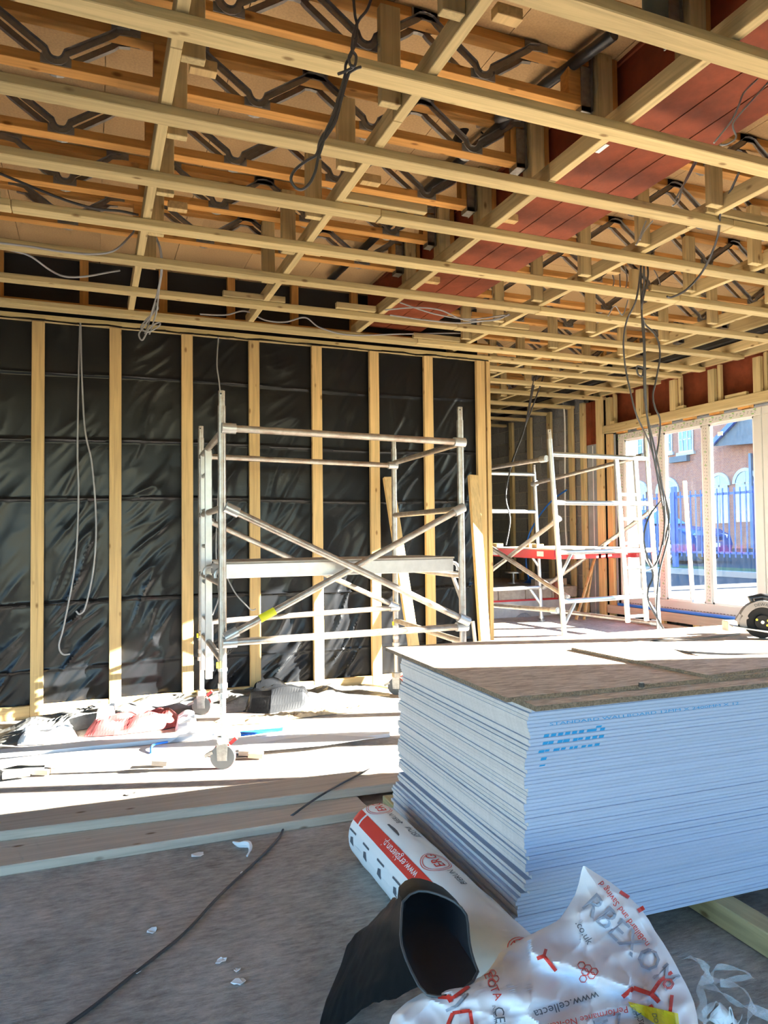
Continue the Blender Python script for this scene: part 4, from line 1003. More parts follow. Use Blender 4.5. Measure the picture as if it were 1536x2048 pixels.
tag(MB().beam(bp_ + Vector((-.07, .03, .03)), bp_ + Vector((.11, -.02, .03)), .06, .055).build('timber_block', WB[0], bevel=.003), 'rough timber block under the nose of the saw', 'offcut')

# ================================================================== CABLES
def smooth(pts, k=7):
    out = []
    for i in range(len(pts) - 1):
        p0 = pts[max(i - 1, 0)]; p1 = pts[i]; p2 = pts[i + 1]; p3 = pts[min(i + 2, len(pts) - 1)]
        for j in range(k):
            t = j / k; out.append(.5 * ((2 * p1) + (p2 - p0) * t + (2 * p0 - 5 * p1 + 4 * p2 - p3) * t * t + (3 * p1 - p0 - 3 * p2 + p3) * t ** 3))
    return out + [pts[-1]]
def cable(name, pts, r, mat, label):
    if isinstance(pts[0], list):
        t = thing(name, pts[0][0], label, 'cable')
        for p in pts: MB().tube(smooth([Vector(q) for q in p]), r, 7).build('strand', mat, t, smooth=True)
        return t
    return tag(MB().tube(smooth([Vector(q) for q in pts]), r, 7).build(name, mat, smooth=True), label, 'cable')
yp = lambda Y, *px: [ony(x, y, Y) for x, y in px]
# floor cable
cable('floor_cable', [onz(740, 1538, .105), onz(690, 1563, .10), onz(640, 1592, .10), onz(592, 1625, .055), onz(572, 1642, .02), onz(560, 1672, .008), onz(520, 1715, .008), onz(440, 1790, .008), onz(370, 1865, .008), onz(290, 1930, .008), onz(190, 2010, .008), onz(120, 2060, .008)], .006, CABLE_D, 'dark cable lying diagonally across the concrete floor')
# cables on the black wall
cable('wall_cable', [ony(160, 646, 6.60), ony(157, 760, 6.57), ony(155, 900, 6.55), ony(157, 1000, 6.55), ony(150, 1130, 6.55), ony(128, 1250, 6.56), ony(118, 1290, 6.57), ony(125, 1308, 6.57), ony(140, 1308, 6.57)], .007, CABLE_G, 'longer grey cable hanging on the membrane between the two left studs')
cable('wall_cable', [ony(161, 646, 6.59), ony(164, 760, 6.56), ony(170, 860, 6.55), ony(184, 930, 6.54), ony(192, 1040, 6.54), ony(188, 1130, 6.55), ony(172, 1210, 6.56), ony(160, 1228, 6.56), ony(152, 1222, 6.56)], .007, CABLE_G, 'shorter bowed grey cable hanging on the membrane between the two left studs')
cable('wall_cable', [ony(437, 672, 6.60), ony(434, 730, 6.58), ony(440, 790, 6.58), ony(438, 950, 6.58), ony(432, 1100, 6.58), ony(440, 1180, 6.58), ony(425, 1230, 6.58)], .006, CABLE_G, 'thin grey cable hanging behind the front left tower post')
cable('wall_cable', [ony(452, 1150, 6.58), ony(470, 1185, 6.56), ony(490, 1208, 6.53), ony(503, 1220, 6.52), ony(512, 1218, 6.52)], .006, CABLE_G, 'short curled cable end low on the membrane behind the near tower')
# bundle hanging from the ceiling by the wall
zb = [ony(308, 468, 5.3), ony(320, 500, 5.35), ony(322, 540, 5.4), ony(316, 580, 5.5), ony(305, 620, 5.55), ony(298, 645, 5.6), ony(290, 668, 5.6)]
hb = [zb, [p + Vector((.03, 0, 0)) if i > 3 else p + Vector((.008, .01, 0)) for i, p in enumerate(zb)], yp(5.58, (312, 605), (306, 625), (292, 640), (282, 655), (296, 664), (318, 652), (318, 645), (300, 655), (285, 680), (278, 668), (290, 650), (305, 628), (316, 617), (312, 608))]
cable('cable_bundle', hb, .006, CABLE_G, 'knotted grey cable bundle hanging from the ceiling in front of the membrane')
cable('ceiling_cable', [ony(-10, 343, 4.6), ony(60, 372, 4.62), ony(130, 400, 4.64), ony(190, 417, 4.66), ony(240, 422, 4.68), ony(277, 430, 4.7)], .008, CABLE_D, 'dark cable looping across the joists at the upper left')
cable('ceiling_cable', [ony(-5, 485, 5.0), ony(60, 493, 5.0), ony(130, 504, 5.0), ony(190, 508, 5.02), ony(230, 500, 5.05), ony(262, 470, 5.1), ony(268, 462, 5.15)], .007, CABLE_G, 'grey cable resting along a batten at the left edge')
cable('ceiling_cable', [ony(20, 500, 5.3), ony(60, 512, 5.4), ony(100, 540, 5.5), ony(130, 553, 5.5), ony(170, 553, 5.5), ony(215, 545, 5.5), ony(240, 541, 5.5)], .007, CABLE_G, 'pale grey cable sagging in the dark void at left')
cable('ceiling_cable', [ony(400, 628, 6.3), ony(450, 630, 6.3), ony(490, 622, 6.25), ony(530, 640, 6.25), ony(570, 644, 6.25), ony(610, 635, 6.25), ony(640, 655, 6.3), ony(700, 670, 6.3), ony(800, 668, 6.3), ony(930, 666, 6.3)], .007, CABLE_G, 'grey cable running along the void above the stud wall')
# black looped flex near the camera
kY = 2.55
kb = [yp(kY, (706, -20), (710, 30), (714, 50), (712, 80), (702, 110), (692, 128), (690, 150), (684, 190), (672, 240), (655, 270), (640, 290), (632, 310), (612, 322), (590, 340), (582, 358), (590, 374), (603, 379), (618, 368), (630, 345), (636, 318), (645, 290), (652, 262), (672, 220), (684, 180), (695, 150), (710, 138), (722, 134)),
      yp(kY - .02, (746, -15), (735, 18), (718, 40), (708, 65), (704, 98), (712, 112), (710, 130), (702, 132), (698, 115), (706, 98)), yp(kY - .01, (676, 148), (690, 143), (706, 135)),
      yp(kY + .015, (704, 130), (692, 165), (678, 215), (662, 250), (645, 272), (637, 295), (640, 318)), yp(kY + .02, (690, 150), (676, 200), (662, 240), (650, 268), (642, 300))]
cable('looped_flex', kb, .0055, CABLE_D, 'black looped and knotted flex hanging from the ceiling at the top')
# big drop by the tower at right
gY = 4.05
def drop(pts, Ys): return [ony(x, y, Y) for (x, y), Y in zip(pts, Ys)]
d1 = drop([(1283, 500), (1281, 540), (1272, 600), (1254, 640), (1247, 680), (1250, 730), (1260, 780), (1273, 830), (1300, 890), (1318, 960), (1332, 1010), (1338, 1060), (1330, 1100), (1318, 1150), (1314, 1230), (1330, 1262)], [4.0, 4.05, 4.1, 4.2, 4.25, 4.3, 4.3, 4.3, 4.35, 4.4, 4.4, 4.4, 4.4, 4.4, 4.4, 4.4])
d2 = drop([(1286, 500), (1288, 560), (1283, 620), (1288, 660), (1290, 720), (1291, 780), (1294, 830), (1303, 890), (1316, 960), (1328, 1030), (1326, 1080), (1310, 1130), (1282, 1145)], [4.0] * 2 + [4.1] * 11)
d3 = drop([(1290, 505), (1296, 550), (1284, 610), (1288, 645), (1312, 672), (1320, 710), (1312, 760), (1306, 790), (1310, 815), (1320, 840), (1318, 880), (1312, 930), (1326, 980), (1338, 1030), (1332, 1070), (1322, 1100)], [4.02] * 3 + [4.15] * 13)
d4 = drop([(1281, 505), (1282, 580), (1284, 640), (1288, 700), (1288, 760), (1292, 820), (1310, 900), (1322, 960), (1330, 1030), (1326, 1090)], [4.04] * 10)
cable('hanging_cables', [d1, d2, d3, d4, drop([(1324, 1000), (1300, 1030), (1288, 1070), (1293, 1110), (1306, 1150), (1296, 1180), (1300, 1210), (1330, 1262)], [4.35] * 8), drop([(1286, 735), (1274, 733), (1276, 748), (1284, 752), (1287, 740)], [4.1] * 5)], .0065, CABLE_D, 'long bundle of dark cables dropping from the ceiling in front of the windows')
cable('sagging_cable', drop([(1478, 345), (1462, 380), (1442, 420), (1436, 470), (1420, 515), (1400, 550), (1372, 580), (1345, 594), (1334, 593)], [3.0, 3.1, 3.2, 3.3, 3.4, 3.5, 3.55, 3.6, 3.6]), .007, CABLE_D, 'dark cable curving down across the ceiling at the upper right')
cable('loose_cable', [drop([(1536, 165), (1500, 205), (1470, 240), (1466, 255), (1472, 275), (1455, 288), (1440, 290)], [2.3] * 7), drop([(1515, 158), (1488, 185), (1478, 210), (1464, 240), (1442, 268), (1428, 286)], [2.32] * 6)], .004, CABLE_G, 'pair of pale grey cables lying over the red beams')
cable('loose_cable', [drop([(1394, 322), (1376, 355), (1362, 378), (1350, 402)], [2.95] * 4), drop([(1390, 322), (1366, 372), (1358, 400), (1345, 412)], [2.95] * 4), drop([(1292, 442), (1284, 462), (1278, 478), (1272, 490)], [3.3] * 4), drop([(1305, 442), (1288, 462), (1280, 480)], [3.32] * 3)], .005, CABLE_G, 'thin grey cables threaded through the joists above the hanging bundle')
cable('loose_cable', [drop([(1225, 550), (1228, 565), (1222, 580)], [4.6] * 3), drop([(1239, 540), (1241, 580), (1246, 590)], [4.6] * 3), drop([(1250, 530), (1254, 560), (1248, 590)], [4.6] * 3), drop([(1256, 600), (1245, 630), (1230, 612), (1216, 632)], [4.7] * 4), drop([(1308, 540), (1318, 560), (1322, 580)], [4.6] * 3)], .005, CABLE_G, 'tangle of grey cable ends in the joists left of the hanging bundle')
cable('loose_cable', [drop([(770, 620), (830, 615), (880, 620), (930, 640), (990, 640), (1018, 628)], [5.4] * 6), drop([(780, 630), (850, 640), (920, 646), (980, 640), (1020, 630)], [5.5] * 5), drop([(800, 605), (870, 628), (940, 638), (1010, 630)], [5.45] * 4)], .006, CABLE_G, 'swag of several grey cables below the far end of the red beams')
cable('black_drop_cable', [drop([(1068, 752), (1060, 800), (1048, 860), (1026, 920), (1014, 970), (1012, 1000), (1020, 1040), (1012, 1090)], [7.6] * 8), drop([(1090, 745), (1070, 800), (1040, 880), (1018, 940)], [7.65] * 4), drop([(1074, 742), (1064, 790), (1054, 840)], [7.62] * 3)], .009, CABLE_D, 'cables hanging from the ceiling just right of the stud wall corner')
cable('white_conduit', [onx(1122, 785, 6.46), onx(1128, 820, 6.47), onx(1130, 860, 6.48), onx(1130, 960, 6.5), onx(1131, 1050, 6.5), onx(1134, 1100, 6.5)], .012, CABLE_W, 'white cable running down the block wall')
cable('blue_hose', [onx(1133, 980, 6.46), ony(1105, 1000, 9.3), ony(1080, 1030, 9.35), ony(1058, 1070, 9.4), ony(1052, 1110, 9.45), ony(1054, 1140, 9.45), ony(1058, 1158, 9.4)], .013, BLUEP, 'bright blue water pipe dropping from the block wall')
cable('saw_lead', [onz(1480, 1268, .925), onz(1400, 1277, .922), onz(1330, 1280, .922), onz(1302, 1283, .91), onz(1312, 1292, .908), onz(1350, 1301, .91), onz(1400, 1306, .922), onz(1470, 1308, .922), onz(1545, 1306, .922)], .0055, CABLE_D, 'black saw lead curling over the strand boards')

# ================================================================== CEILING PIPES
pi_ = thing('soil_pipe', (2.0, 3.3, 3.7), 'black waste pipe with elbow and grey collar between the joists', 'pipe')
e = [ony(905, 300, 3.80), ony(922, 268, 3.78), ony(936, 248, 3.75), ony(958, 243, 3.74)]
MB().tube(smooth(e), .03, 14).build('elbow', BLACKPL, pi_, smooth=True)
MB().tube([ony(956, 243, 3.74), ony(985, 250, 3.73)], .037, 16).build('grey_collar', PIPEGREY, pi_, smooth=True)
MB().tube([ony(985, 250, 3.73), ony(1050, 262, 3.70)], .032, 16).build('pipe_run', BLACKPL, pi_, smooth=True)
MB().tube(smooth([ony(983, 243, 3.70), ony(1000, 236, 3.5), ony(1020, 228, 3.3)]), .026, 12).build('branch', PIPEGREY, pi_, smooth=True)
MB().tube(smooth([ony(980, 228, 3.71), ony(984, 245, 3.69), ony(982, 262, 3.69), ony(972, 270, 3.7), ony(962, 264, 3.72)]), .005, 8).build('strap', BLACKPL, pi_, smooth=True)
for x, y in ((957, 252), (1002, 262)): 
    p = ony(x, y, 3.67); bx('sticker', (p.x - .015, p.y - .001, p.z - .014), (p.x + .01, p.y, p.z + .014), WHITE, pi_)
pq = MB().tube([onz(1228, 68, 3.80), onz(1090, 170, 3.80), onz(935, 310, 3.80), onz(800, 428, 3.80), onz(660, 560, 3.80)], .030, 14).build('waste_pipe', BLACKPL, smooth=True)
tag(pq, 'long straight black waste pipe crossing above the joists', 'pipe')
p = onz(1310, 0, 3.6); pv = MB().tube([(p.x, p.y, 3.47), (p.x, p.y, 3.85)], .05, 18).build('grey_stub_pipe', flat('green_grey_pipe', (.06, .09, .085), .5), smooth=True); tag(pv, 'dark green grey pipe stub beside the red beams at the top', 'pipe')
# little white sticker on the cross timber
p = onz(1213, 296, 3.345); st_ = MB().box((p.x - .03, p.y - .03, 3.342), (p.x - .006, p.y + .05, 3.3445)).build('timber_sticker', WHITE, ceil)

# ================================================================== LEANING TIMBERS
def lean(p0, p1, w, t, label, mats=WS, up=(0, 1, 0)):
    return tag(MB().beam(p0, p1, w, t, up=up).build('leaning_timber', mats[2], bevel=.003), label, 'timber')
def lean_px(a, b, w, t, label):
    d = (b - a).normalized(); base = a + d * ((.012 - a.z) / d.z); return lean(base, b, w, t, label)
lean_px(ony(826, 1283, 6.16), ony(776, 955, 6.585), .10, .045, 'timber length leaning on the membrane between the right hand tower posts')
lean_px(ony(969, 1283, 6.22), ony(946, 951, 6.58), .105, .05, 'timber length leaning against the end stud of the wall')
lean((3.62, 6.50, .01), (3.60, 6.58, .58), .03, .03, 'short white tube end standing behind the leaning timber', [WHITE] * 3)
for (a, b), lab_ in zip(((onz(1152, 1240, RZ), onx(1190, 1115, 6.48)), (onz(1168, 1240, RZ), onx(1186, 1125, 6.49))), ('thin batten leaning at a slant on the insulation board', 'thin upright batten leaning on the insulation board')):
    lean(a, b, .04, .025, lab_, up=(1, 0, 0))
wp = MB().beam(onx(1386, 1205, 6.56), onx(1369, 962, 6.585), .02, .05, up=(1, 0, 0)).build('white_trim', WHITE); tag(wp, 'long white plastic trim leaning against the middle window pane', 'trim')

# ================================================================== DEBRIS ON THE SUNLIT FLOOR
def heap(name, outline, h, mat, label, cat, seed=0., nz=9., parent=None, nu=34, nv=16):
    """low crumpled sheet: outline = (near px row, far px row) polylines on the floor"""
    near, far = outline
    def pl(ps, t):
        k = t * (len(ps) - 1); i = min(len(ps) - 2, int(k)); f = k - i
        return (ps[i][0] * (1 - f) + ps[i + 1][0] * f, ps[i][1] * (1 - f) + ps[i + 1][1] * f)
    def fn(u, v):
        a = onz(*pl(near, u)); b = onz(*pl(far, u)); p = a * (1 - v) + b * v
        e = min(1, 6 * min(v, 1 - v)) * min(1, 8 * min(u, 1 - u))
        z = h * (.45 + .5 * (1 - abs(2 * noise.noise(Vector((p.x * nz * .5, p.y * nz * 1.4, seed))))) + .4 * noise.noise(Vector((p.x * nz, p.y * nz, seed + 5)))) * e
        return (p.x, min(p.y, 6.60), max(.003, z + .004))
    o = MB().grid(fn, nu, nv).build(name, mat, parent, solid=.003)
    return tag(o, label, cat) if label else o
heap('polythene_sheet', ([(0, 1490), (120, 1468), (250, 1445), (380, 1432), (470, 1425), (600, 1418), (780, 1400)], [(0, 1458), (120, 1440), (250, 1418), (380, 1398), (500, 1390), (640, 1380), (780, 1368)]), .10, GREYP, 'dusty grey polythene sheet trailing along the foot of the stud wall', 'plastic sheet', 1., 5., nu=70, nv=18)
p = onz(520, 1418); heap('folded_membrane', ([(486, 1424), (540, 1428), (632, 1412)], [(500, 1400), (560, 1394), (625, 1400)]), .17, BLACKP, 'folded end of black membrane standing by the front tower post', 'plastic sheet', 4., 3.)
heap('red_sack', ([(168, 1475), (230, 1472), (300, 1464), (355, 1455)], [(180, 1452), (240, 1446), (300, 1436), (360, 1430)]), .10, flat('pink_sack', (.36, .07, .07), .6, var=.4, vscale=5), 'red and pink torn sack lying in the sunlight', 'sack', 2., 7.)
heap('white_sack', ([(35, 1492), (90, 1490), (155, 1478)], [(40, 1468), (95, 1464), (150, 1462)]), .07, WHITE, 'crumpled pale paper sack at the left of the red one', 'sack', 3., 8.)
heap('torn_paper', ([(185, 1462), (210, 1460), (232, 1452)], [(205, 1450), (222, 1440), (234, 1434)]), .16, WHITE, 'pointed white torn paper standing over the red sack', 'paper', 6., 4.)
heap('paper_wrap', ([(350, 1462), (375, 1462), (395, 1452)], [(352, 1444), (372, 1440), (392, 1442)]), .09, WHITE, 'white crumpled wrapping at the right end of the red sack', 'paper', 8., 8.)
heap('clear_sack', ([(338, 1490), (400, 1484), (480, 1472)], [(345, 1470), (410, 1466), (478, 1462)]), .06, CLEAR, 'clear plastic wrapping lying behind the front tower caster', 'plastic film', 9., 10.)
heap('wood_shavings', ([(400, 1455), (520, 1448), (640, 1432), (770, 1420)], [(400, 1448), (520, 1436), (630, 1422), (770, 1410)]), .03, flat('shavings', (.62, .46, .28), .9, var=.4, vscale=20), 'strip of pale wood shavings along the polythene', 'shavings', 10., 22., nu=80)['kind'] = 'stuff'
def fl(px, z0, z1, mat, name, label, cat):
    a = [onz(x, y, z0) for x, y in px]; b = Vector((0, 0, z1 - z0)); m = MB().prism(a, b); return tag(m.build(name, mat), label, cat)
WSHEET = flat('white_sheet', (.80, .80, .80), .6)
fl([(0, 1545), (330, 1520), (430, 1512), (780, 1474), (780, 1462), (420, 1488), (0, 1524)], .004, .03, WSHEET, 'foam_sheet', 'long white sheet of insulation lying under the front caster row', 'sheet')
fl([(0, 1520), (390, 1480), (560, 1462), (560, 1456), (380, 1470), (0, 1508)], .004, .035, WSHEET, 'foam_sheet', 'narrower white strip behind the long white sheet', 'sheet')
fl([(410, 1502), (640, 1470), (755, 1476), (640, 1492), (480, 1506)], .031, .036, flat('grey_sheet', (.58, .59, .62), .6), 'grey_sheet', 'pale grey sheet lying to the right of the front caster', 'sheet')
fl([(0, 1545), (60, 1530), (92, 1533), (88, 1541), (10, 1552)], .031, .05, GREYP, 'grey_offcut', 'grey flat offcut at the left edge on the white sheet', 'offcut')
MB_ = MB().tube([onz(5, 1552, .035), onz(60, 1545, .035)], .022, 14); tag(MB_.build('pipe_end', PIPEGREY, smooth=True), 'grey pipe end lying at the left edge of the sunlit floor', 'pipe')
fl([(482, 1473), (565, 1462), (567, 1458), (480, 1466)], .037, .05, BLUEP, 'blue_strip', 'bright blue plastic strip right of the front tower post', 'strip')
tag(MB().tube(smooth([onz(302, 1508, .03), onz(303, 1494, .05), onz(312, 1488, .05), onz(335, 1484, .045)]), .008, 8).build('blue_tie', BLUEP, smooth=True), 'small blue tie lying on the white sheet left of the tower post', 'tie')
for k, (x, y, lab_) in enumerate(((494, 1512, 'larger brown offcut to the right of the front caster'), (513, 1517, 'smaller brown offcut to the right of the front caster'), (322, 1532, 'brown wedge offcut left of the front caster'), (85, 1550, 'small red brown block near the grey pipe end'))):
    p = onz(x, y); tag(MB().beam(p + Vector((-.05, .01, .03)), p + Vector((.04, -.02, .022)), .06, .03).build('wood_offcut', WB[0]), lab_, 'offcut')
rs = random.Random(5)
def scrap(px, label, mat=WHITE, r=.02):
    p = onz(*px); n = 9; m = MB()
    m.add([p + Vector((r * rs.uniform(.5, 1.2) * math.cos(2 * PI * k / n), r * rs.uniform(.4, 1) * math.sin(2 * PI * k / n), .003 + rs.uniform(0, .008))) for k in range(n)], [tuple(range(n))])
    tag(m.build('scrap', mat, solid=.002), label, 'scrap')
scrap((303, 1864), 'small white torn scrap on the concrete left of the cable'); scrap((477, 1967), 'star shaped white scrap on the lower concrete', r=.022); scrap((476, 1942), 'short white sliver just above the star shaped scrap', r=.013)
scrap((441, 1925), 'tiny white chip right of the cable end'); scrap((484, 1749), 'pale chip beside the cable on the concrete', r=.012); scrap((274, 1949), 'pale chip below the cable on the concrete', r=.011)
scrap((397, 1713), 'thin white flake near the wide plank', r=.03); scrap((262, 1590), 'pale leaf shaped scrap on the plank in the sun', r=.035, mat=GREYP)
hk = MB(); hp = [onz(466, 1684, .006), onz(478, 1689, .012), onz(490, 1688, .02), onz(499, 1690, .02), onz(500, 1700, .012), onz(494, 1712, .006)]
hk.tube(smooth(hp), [.004 + .012 * math.sin(PI * min(1, i / 30)) for i in range(36)], 6); tag(hk.build('plastic_curl', WHITE, smooth=True), 'white curl of plastic on the concrete below the planks', 'scrap')

# ================================================================== FAR ROOM
b0 = onz(1027, 1167, .70); tb = thing('stool', b0, 'pale pedestal stool standing in the dark far room', 'stool')
MB().disc(b0 + Vector((0, 0, .17)), (0, 0, 1), .13, .02, 20).build('seat', ALU2, tb, smooth=True); MB().tube([b0, b0 + Vector((0, 0, .16))], .02, 10).build('stem', ALU2, tb, smooth=True); MB().disc(b0 + Vector((0, 0, .006)), (0, 0, 1), .09, .012, 18).build('base', ALU2, tb, smooth=True)
q = onz(1066, 1166, .70)
m = MB(); m.grid(lambda u, v: (q.x - .12 + .30 * u, q.y - .08 + .2 * v, .702 + .11 * math.sin(PI * u) * math.sin(PI * v) * (1 + .6 * noise.noise(Vector((u * 5, v * 5, 1))))), 12, 8); tag(m.build('blue_sack', BLUEP, solid=.004), 'crumpled blue sack at the foot of the blue pipe', 'sack')
q = onz(1048, 1160, .70); tag(bx('timber_stub', (q.x - .04, q.y + .02, .70), (q.x + .02, q.y + .08, .84), WS[2]), 'short timber stub standing beside the blue pipe', 'offcut')
q = onz(1048, 1234, RZ); m = MB(); m.add([q + Vector(v) for v in ((-.12, 0, 0), (.12, -.02, 0), (.1, .1, 0), (-.1, .12, 0), (.02, .05, .09))], [(0, 1, 4), (1, 2, 4), (2, 3, 4), (3, 0, 4), (3, 2, 1, 0)]); tag(m.build('rubble_lump', BLOCK), 'grey lump of rubble at the foot of the step', 'rubble')
q = onz(1292, 1248, RZ); m = MB(); m.grid(lambda u, v: (q.x - .1 + .2 * u, q.y - .05 + .1 * v, RZ + .004 + .06 * math.sin(PI * u) * math.sin(PI * v)), 8, 6); tag(m.build('paper_bag', flat('brown_paper', (.45, .27, .13), .8), solid=.003), 'small brown paper bag near the ladder foot', 'bag')

# ================================================================== OUTSIDE
GZ = .52
struct(bx('wall_sun_block', (5.9, -9.5, -.3), (6.9, -4.42, 7.5), BRICK), 'unseen brick block added to shade the opening behind the viewer')  # unseen mass, added to keep sun out of the opening behind the camera
struct(bx('ground_left', (-40, -30, -.3), (-5.25, 40, -.2), TARMAC), 'shaded tarmac outside the open left side')
g = struct(MB().add([(6.96, -30, .40), (14, -30, .60), (14, 60, .60), (6.96, 60, .40), (40, -30, 1.0), (40, 60, 1.0)], [(0, 1, 2, 3), (1, 4, 5, 2)]).build('ground', TARMAC), 'tarmac yard outside the windows')
gv = struct(bx('verge', (12.2, -10, .50), (13.6, 40, .64), GRASS), 'grass verge beyond the yard')
gk = struct(bx('kerb', (12.0, -10, .50), (12.2, 40, .66), STONE))
# railings
fence = thing('railing_fence', (12.9, 12, .6), 'blue painted vertical bar railing outside the windows', 'fence')
P0 = dep(1300, 1050, 15.5); P1 = dep(1540, 1050, 14.2)
fa, fb = Vector((12.9, 9.0, 0)), Vector((12.9, 22.0, 0))
for z in (1.0, 2.30): MB().beam((12.9, 6, z), (12.9, 24, z), .03, .05).build('rail', FENCEB, fence)
bar = MB().box((-.011, -.011, .9), (.011, .011, 2.42)).mesh('bar', Vector()); bar.materials.append(FENCEB)
y = 6.2
while y < 24: link('bar', bar, Vector((12.88, y, 0)), fence); y += .155
for y in (8.6, 11.2, 13.55, 16.2, 19): bx('post', (12.85, y - .05, .55), (12.95, y + .05, 2.55), FENCEB, fence)
# parked car behind the railing
car = thing('parked_car', dep(1302, 1120, 21.5), 'dark blue parked car seen through the window behind the railing', 'car')
cz = .63; cl = WLOC[car.name]; cl = Vector((cl.x, cl.y, cz)); car.location = cl; WLOC[car.name] = cl
cdir = Vector((.12, -1, 0)).normalized(); cs_ = Vector((-cdir.y, cdir.x, 0)); 
if cs_.x < 0: cs_ = -cs_
cp = lambda a, b, z: cl + cdir * a + cs_ * b + Vector((0, 0, z))
prof = [(-2.2, .35), (-2.2, .85), (-2.05, 1.0), (-1.7, 1.42), (-1.3, 1.52), (-.1, 1.5), (.75, 1.02), (1.7, .92), (2.05, .75), (2.12, .5), (2.05, .28), (-2.1, .28)]
m = MB(); secs = []
for b, s in ((-.86, .94), (-.80, 1), (.80, 1), (.86, .94)): secs.append([cp(a * (s if abs(a) > 1.9 else 1), b * (1 if z < 1.05 else .84), z) for a, z in prof])
n = len(prof); m.v = [v for s in secs for v in s]
m.f = [list(range(n)), list(range(3 * n, 4 * n))] + [[j * n + k, j * n + (k + 1) % n, (j + 1) * n + (k + 1) % n, (j + 1) * n + k] for j in range(3) for k in range(n)]; m.m = [0] * len(m.f)
m.build('body', CARBLUE, car, smooth=True)
for b in (-.735, .735):
    m = MB(); m.prism([cp(-1.5, b, 1.05), cp(-1.28, b * .98, 1.44), cp(-.2, b * .98, 1.42), (cp(.5, b, 1.06))], cs_ * (.012 if b > 0 else -.012)); m.build('side_window', PANE, car)
m = MB(); m.add([cp(.02, -.62, 1.47), cp(.02, .62, 1.47), cp(.72, .68, 1.07), cp(.72, -.68, 1.07)], [(0, 1, 2, 3)]); w_o = m.build('windscreen', PANE, car, solid=.02)
for a in (-1.35, 1.32):
    for b in (-.82, .82):
        o = MB().disc(cp(a, b, .32), cs_, .32, .2, 26).build('wheel', BLACKPL, car, smooth=True)
        m = MB(); c0 = cp(a, b * 1.13, .32)
        for k in range(10): 
            an = k * PI / 5; m.beam(c0, c0 + cdir * .23 * math.cos(an) + Vector((0, 0, .23 * math.sin(an))), .035, .02, up=cs_)
        m.disc(c0, cs_, .25, .02, 24, 0, .21); m.build('alloy', ALU2, o)
for b in (-.62, .62): MB().beam(cp(1.85, b * .85, .76), cp(2.05, b * 1.1, .70), .12, .12).build('headlamp', ALU2, car)
MB().beam(cp(2.125, -.26, .48), cp(2.125, .26, .48), .012, .11).build('number_plate', WHITE, car)
m = MB(); [m.beam(cp(2.09, -.4, .60 + .045 * k), cp(2.09, .4, .60 + .045 * k), .03, .015) for k in range(3)]; m.build('grille', BLACKPL, car)
# brick building
bd = thing('brick_building', (25, 24, .8), 'red brick building with arched ground floor windows across the yard', 'building')
BX = 25.0
bx('wall', (BX, 5.5, .7), (BX + .5, 44, 7.8), BRICK, bd)
def wpx(x0, x1, y0, y1): a = onx(x0, y0, BX); b = onx(x1, y1, BX); return a.y, b.y, b.z, a.z
for x0, x1, y0, y1 in ((1262, 1288, 872, 915), (1330, 1346, 868, 904), (1358, 1388, 856, 902), (1215, 1240, 880, 915), (1180, 1200, 884, 918)):
    ya, yb, za, zb_ = wpx(x0, x1, y0, y1)
    f = bx('window', (BX - .06, yb, za), (BX - .01, ya, zb_), UPVC, bd); hw = (ya - yb)
    bx('pane', (BX - .08, yb + .07, za + .07), (BX - .065, ya - .07, zb_ - .07), PANE, f)
    for t in (1 / 3, 2 / 3): bx('glazing_bar', (BX - .10, yb + hw * t - .02, za + .07), (BX - .082, yb + hw * t + .02, zb_ - .07), UPVC, f)
    bx('glazing_bar', (BX - .10, yb + .07, (za + zb_) / 2 - .02), (BX - .082, ya - .07, (za + zb_) / 2 + .02), UPVC, f)
    bx('sill', (BX - .12, yb - .1, za - .14), (BX, ya + .1, za), STONE, bd)
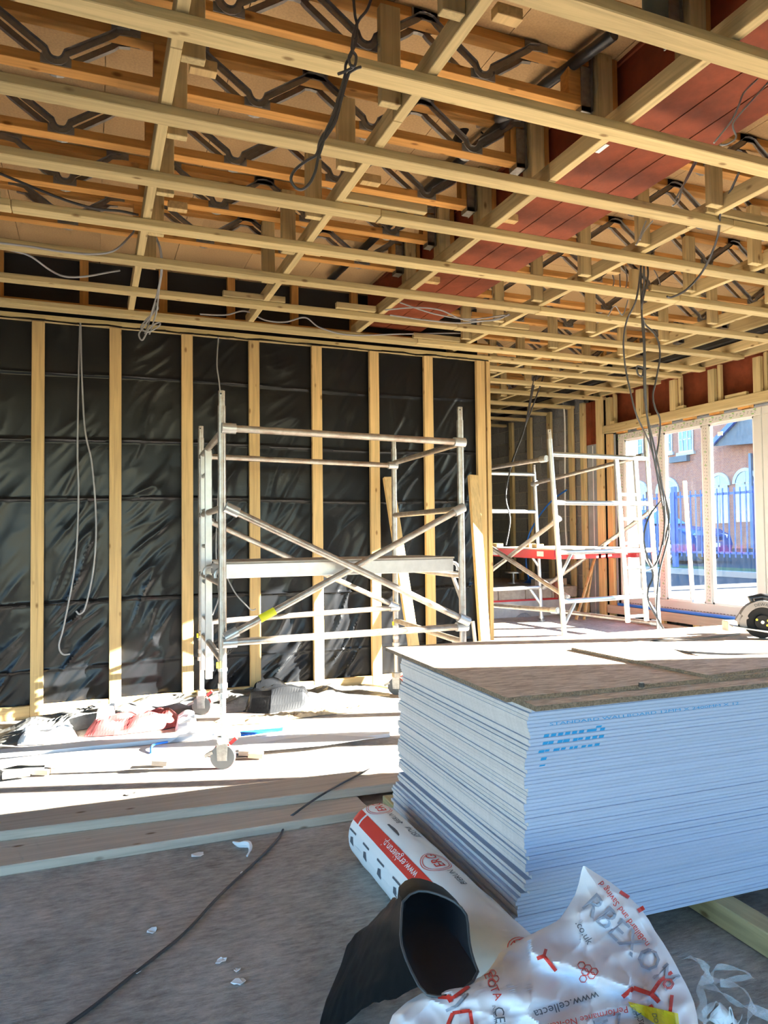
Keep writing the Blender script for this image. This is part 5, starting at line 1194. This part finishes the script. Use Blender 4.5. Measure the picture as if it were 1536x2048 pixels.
for xc, yc, rpx in ((1280, 985, 17), (1336, 986, 24), (1440, 972, 22), (1492, 966, 26), (1230, 990, 16)):
    c = onx(xc, yc, BX); e_ = onx(xc + rpx, yc, BX); r = abs(e_.y - c.y)
    m = MB(); n = 14; vs = []
    for k in range(n + 1):
        a = PI * k / n
        for rr_ in (r * .78, r):
            for xx in (BX - .08, BX): vs.append((xx, c.y + rr_ * math.cos(a), c.z + rr_ * math.sin(a)))
    m.add(vs, [f for k in range(n) for f in ((4 * k, 4 * k + 2, 4 * k + 6, 4 * k + 4), (4 * k + 2, 4 * k + 3, 4 * k + 7, 4 * k + 6), (4 * k + 1, 4 * k, 4 * k + 4, 4 * k + 5))])
    m.build('arch', STONE, bd)
    m = MB(); m.add([(BX - .03, c.y + r * .78 * math.cos(PI * k / n), c.z + r * .78 * math.sin(PI * k / n)) for k in range(n + 1)] + [(BX - .03, c.y - r * .78, c.z - 1.6), (BX - .03, c.y + r * .78, c.z - 1.6)], [tuple(range(n + 3))]); po = m.build('arched_window', PANE, bd, solid=.02)
    bx('glazing_bar', (BX - .06, c.y - .03, c.z - 1.6), (BX - .035, c.y + .03, c.z + r * .76), STONE, po); bx('glazing_bar', (BX - .06, c.y - r * .77, c.z - .04), (BX - .035, c.y + r * .77, c.z + .04), STONE, po)
a = onx(1460, 905, BX - 1.2); bx('downpipe', (BX - .15, a.y - .06, .8), (BX - .04, a.y + .06, a.z), flat('pipe_blue', (.10, .16, .26), .5), bd)
a0, a1, a2 = onx(1424, 893, BX - .8), onx(1482, 834, BX - .8), onx(1600, 880, BX - .8)
m = MB(); m.prism([a0, a1, onx(1560, 800, BX - .8), a2], (2.5, 0, .9)); part(m.build('roof', SLATE, bd), 'dark slate roof slope')
MB().beam(a0 + Vector((-.1, .2, -.1)), a1 + Vector((-.1, 0, .05)), .14, .18).build('bargeboard', FENCEB, bd)
ya, yb, za, zb_ = wpx(1345, 1380, 915, 922); bx('ledge', (BX - .2, yb, za), (BX, ya, zb_), SLATE, bd)
bpst = bx('bollard', (9.6, 6.55, .45), (9.8, 6.75, 1.5), flat('pale_post', (.62, .58, .45), .8), None); tag(bpst, 'pale square post outside the right hand pane', 'post')
